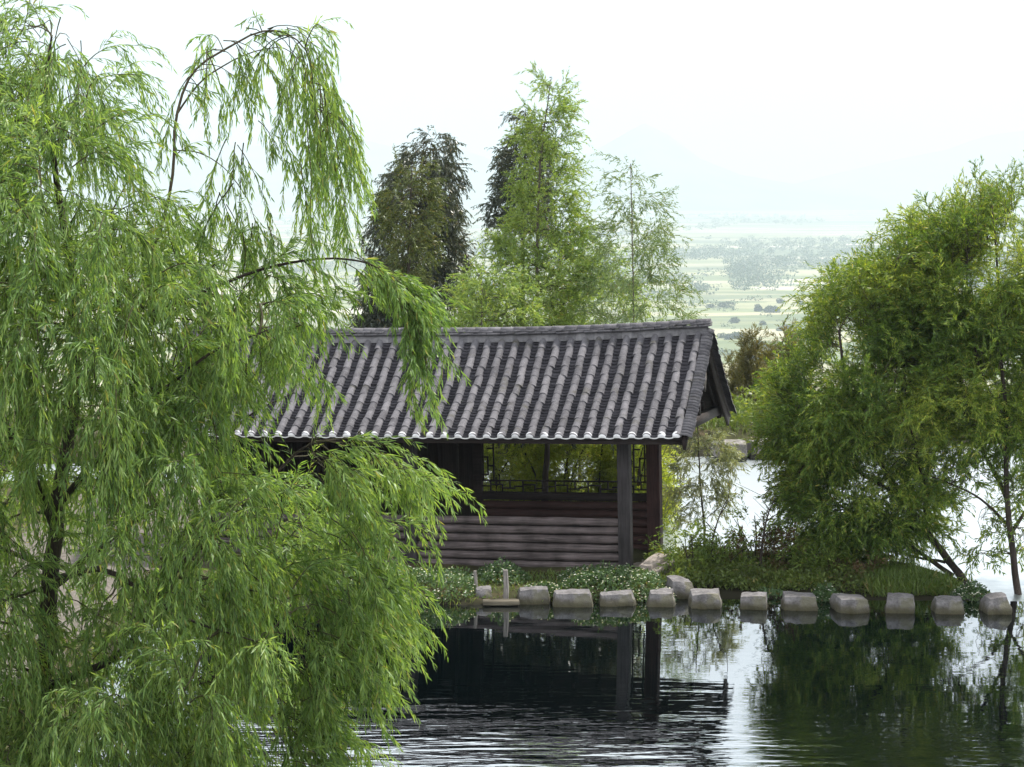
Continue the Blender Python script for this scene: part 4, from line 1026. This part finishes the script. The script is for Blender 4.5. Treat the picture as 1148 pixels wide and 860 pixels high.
for k, (px, Yc, rx, h, n, fl, lab) in enumerate(((932, 37.15, .26, .5, 900, 50, 'sprig of pale leaves between the third and fourth open-water stones'), (1094, 37.35, .34, .42, 1200, 90, 'leafy clump between the flat stone and the pointed stone at the right end'), (868, 37.6, .25, .25, 500, 0, 'low green tuft between the narrow and the wide stepping stone'))):
    x0 = at_xy(px, Yc); cover_plant('stone_plant', lab, [(x0 + rx * math.cos(a), Yc + .8 * rx * math.sin(a)) for a in np.linspace(0, 2 * math.pi, 9)[:-1]], None, 210 + k, n, h, fl)
# grass on the right bank and on the island edges
rg = np.random.default_rng(77); G_ = MB()
def grass(poly, n, L, lean=.4):
    q = scatter(poly, n, rg); z = ground_h(q[:, 0], q[:, 1]); ok = z > -.03; q, z = q[ok], z[ok]
    P = np.stack([q[:, 0], q[:, 1], z], 1); D = rg.normal(size=P.shape) * lean + np.array([0, 0, 1.0])
    G_.leaves(P, D, L * rg.uniform(.5, 1.3, len(P)), .014 * rg.uniform(.7, 1.4, len(P)), None, .35, False, rg)
grass(RIGHTBANK, 4000, .12); grass([(5.9, 37.6), (7.4, 37.5), (7.3, 38.6), (6.4, 40.2), (5.4, 40.4)], 7000, .21)
grass([(-6, 37), (-2, 36.7), (2.9, 37), (3.1, 39.5), (2.4, 39.0), (2.0, 38.9), (-6, 38.9)], 5000, .10)
grass([(-6, 42.5), (3.4, 42.0), (3.4, 50), (-6, 50)], 9000, .35)
grass([(-5, 57.3), (3, 58.5), (14, 62), (14, 64), (-5, 64)], 12000, .4)
U_ = MB()
def under(poly, n, hmax, leaf):
    q = scatter(poly, n, rg); z = ground_h(q[:, 0], q[:, 1]); ok = z > -.02; q, z = q[ok], z[ok]
    hh = hmax * np.clip(.55 + .55 * vnoise(q[:, 0], q[:, 1], 2.7, 6), .12, 1.2) * rg.uniform(0, 1, len(q)) ** .7
    P = np.stack([q[:, 0], q[:, 1], z + hh], 1); U_.leaves(P, rg.normal(size=P.shape) * .8 + np.array([0, -.2, .35]), leaf * rg.uniform(.6, 1.4, len(P)), leaf * .5, None, .2, True, rg)
under(RIGHTBANK, 11000, .22, .07); under([(2.7, 38.3), (5.2, 37.9), (5.2, 38.8), (2.8, 39.2)], 3500, .28, .075)
under([(2.5, 41), (2.3, 46), (-3, 46), (-3, 43), (1.8, 42.8)], 6000, .5, .10)
under([(-5, 57.4), (3, 58.7), (14, 62), (14, 64), (-5, 64)], 9000, 1.0, .14)
under([(-20, 26), (-8.4, 26), (-8.4, 56), (-20, 56)], 9000, .5, .12)
tag(U_.build('undergrowth', M['under']), kind='stuff')
tag(G_.build('grass', M['grass']), kind='stuff')
mound = MB()

# ================================================================== VALLEY TREES
def clump(mb, c, r, h, n, rg, leaf):
    d = unit(rg.normal(size=(n, 3))); P = np.array(c) + d * rg.uniform(.55, 1, n)[:, None] * np.array([r, r, h * .5]) + np.array([0, 0, h * .55])
    mb.leaves(P, d + rg.normal(size=(n, 3)) * .5, leaf * rg.uniform(.6, 1.3, n), leaf * .7, None, .1, True, rg)
rg = np.random.default_rng(91)
VZ = -184.6
def vtree(px, py, name, lab, grp):
    p = on_z(px, py, VZ); h = rg.uniform(6, 12); root = thing(name, lab, 'tree', (p[0], p[1], VZ - .5), group=grp)
    mb = MB(); w_ = rg.uniform(.5, .8)
    for _ in range(4): clump(mb, (rg.normal(0, h * .3), rg.normal(0, h * .3), h * rg.uniform(-.02, .1)), h * w_ * rg.uniform(.5, .9), h * rg.uniform(.55, .9), 130, rg, h * .22); mb.build('crown', M['far_leaf'], root)
    t = MB(); t.tube([(0, 0, -.5), (0, 0, h * .5)], [h * .03, h * .015], 6); t.build('trunk', M['bark'], root)
for (x, y, n) in ((868, 350, 3), (884, 372, 4), (838, 362, 2), (905, 380, 4), (822, 345, 2), (850, 392, 4), (895, 340, 3), (930, 352, 3), (815, 380, 3), (868, 404, 5)):
    for _ in range(n): vtree(x + rg.normal(0, 9), y + rg.normal(0, 1.6), 'valley_tree', 'small round green tree standing among the pale hazy fields of the valley', 'trees dotted over the near valley fields')

wd = MB()
def wood(x0, x1, y0, y1, n, thr, sx, sy, seed, h0=9, h1=18):
    k = 0
    while k < n:
        x = rg.uniform(x0, x1, 400); y = rg.uniform(y0, y1, 400)
        ok = vnoise(x, y * sy / sx, sx, seed) + .35 * vnoise(x, y * 3.1, .09, seed + 3) + rg.normal(0, .22, 400) > thr + .08
        for a, b in zip(x[ok], y[ok]):
            p = on_z(a, b, VZ); h = rg.uniform(h0, h1) * .75; clump(wd, (p[0], p[1], VZ), h * rg.uniform(.7, 1.6), h, 34, rg, h * .42); k += 1
            if k >= n: break
wood(-150, 1250, 219, 231, 1100, -.2, .012, .20, 1, 26, 44)
wood(-150, 1250, 241, 268, 900, .25, .016, .16, 2, 10, 22)
wood(560, 1250, 268, 300, 1000, .0, .016, .13, 5)
wood(820, 1160, 290, 326, 420, .05, .020, .10, 8)
wood(640, 900, 300, 334, 160, .35, .022, .12, 9)
wood(300, 560, 262, 345, 420, .2, .016, .12, 11)
wood(740, 1000, 334, 400, 170, .45, .03, .20, 14, 4, 9)
tag(wd.build('woodland', M['far_leaf']), kind='stuff')

# ================================================================== AIR
SUN_AZ, SUN_EL = R(52), R(59)        # azimuth clockwise from +Y (view direction)
haze = MB(); haze.span((-26000, -260, -192), (26000, 56000, 1300))
hm, t, out = nt('valley_haze'); pv = N(t, 'ShaderNodeVolumePrincipled'); pv.inputs['Color'].default_value = (.57, .67, .76, 1); pv.inputs['Density'].default_value = .000125; pv.inputs['Anisotropy'].default_value = .0
t.links.new(pv.outputs[0], out.inputs['Volume'])
tag(haze.build('haze', hm), kind='stuff')

wld = bpy.data.worlds.new('World'); sc.world = wld; wld.use_nodes = True; t = wld.node_tree; t.nodes.clear()
out = t.nodes.new('ShaderNodeOutputWorld'); bg = t.nodes.new('ShaderNodeBackground'); sky = t.nodes.new('ShaderNodeTexSky')
sky.sky_type = 'NISHITA'; sky.sun_disc = False; sky.sun_elevation = SUN_EL; sky.sun_rotation = SUN_AZ; sky.dust_density = 3; sky.air_density = 1
tc = t.nodes.new('ShaderNodeTexCoord'); mp = t.nodes.new('ShaderNodeMapping'); mp.inputs['Scale'].default_value = (1, 1, 3); t.links.new(tc.outputs['Generated'], mp.inputs[0])
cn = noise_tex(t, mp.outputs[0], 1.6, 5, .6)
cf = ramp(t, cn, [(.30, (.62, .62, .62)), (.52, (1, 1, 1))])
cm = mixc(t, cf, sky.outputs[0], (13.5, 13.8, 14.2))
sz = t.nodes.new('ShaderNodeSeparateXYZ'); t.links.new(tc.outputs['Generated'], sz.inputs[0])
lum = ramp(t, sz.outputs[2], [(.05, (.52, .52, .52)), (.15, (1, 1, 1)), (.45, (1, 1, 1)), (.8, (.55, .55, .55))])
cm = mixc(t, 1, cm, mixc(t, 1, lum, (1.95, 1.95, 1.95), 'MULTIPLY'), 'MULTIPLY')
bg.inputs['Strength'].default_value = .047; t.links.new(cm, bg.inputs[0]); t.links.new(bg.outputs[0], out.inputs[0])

sl = bpy.data.lights.new('sun', 'SUN'); sl.energy = 5.0; sl.angle = R(2.5); sl.color = (1, .95, .87)
so = bpy.data.objects.new('sun', sl); col.objects.link(so)
sd = Vector((math.sin(SUN_AZ) * math.cos(SUN_EL), math.cos(SUN_AZ) * math.cos(SUN_EL), math.sin(SUN_EL)))
so.rotation_euler = (-sd).to_track_quat('-Z', 'Y').to_euler(); so.location = sd * 50 + Vector((0, 30, 0))

vs = sc.view_settings; vs.view_transform = 'Standard'; vs.look = 'None'; vs.gamma = 1; vs.exposure = .95; vs.use_curve_mapping = False
c = sc.cycles; c.max_bounces = 6; c.diffuse_bounces = 3; c.glossy_bounces = 3; c.transmission_bounces = 4; c.transparent_max_bounces = 8; c.volume_bounces = 1
c.use_denoising = True; c.sample_clamp_indirect = 8
try: c.denoiser = 'OPENIMAGEDENOISE'
except Exception: pass
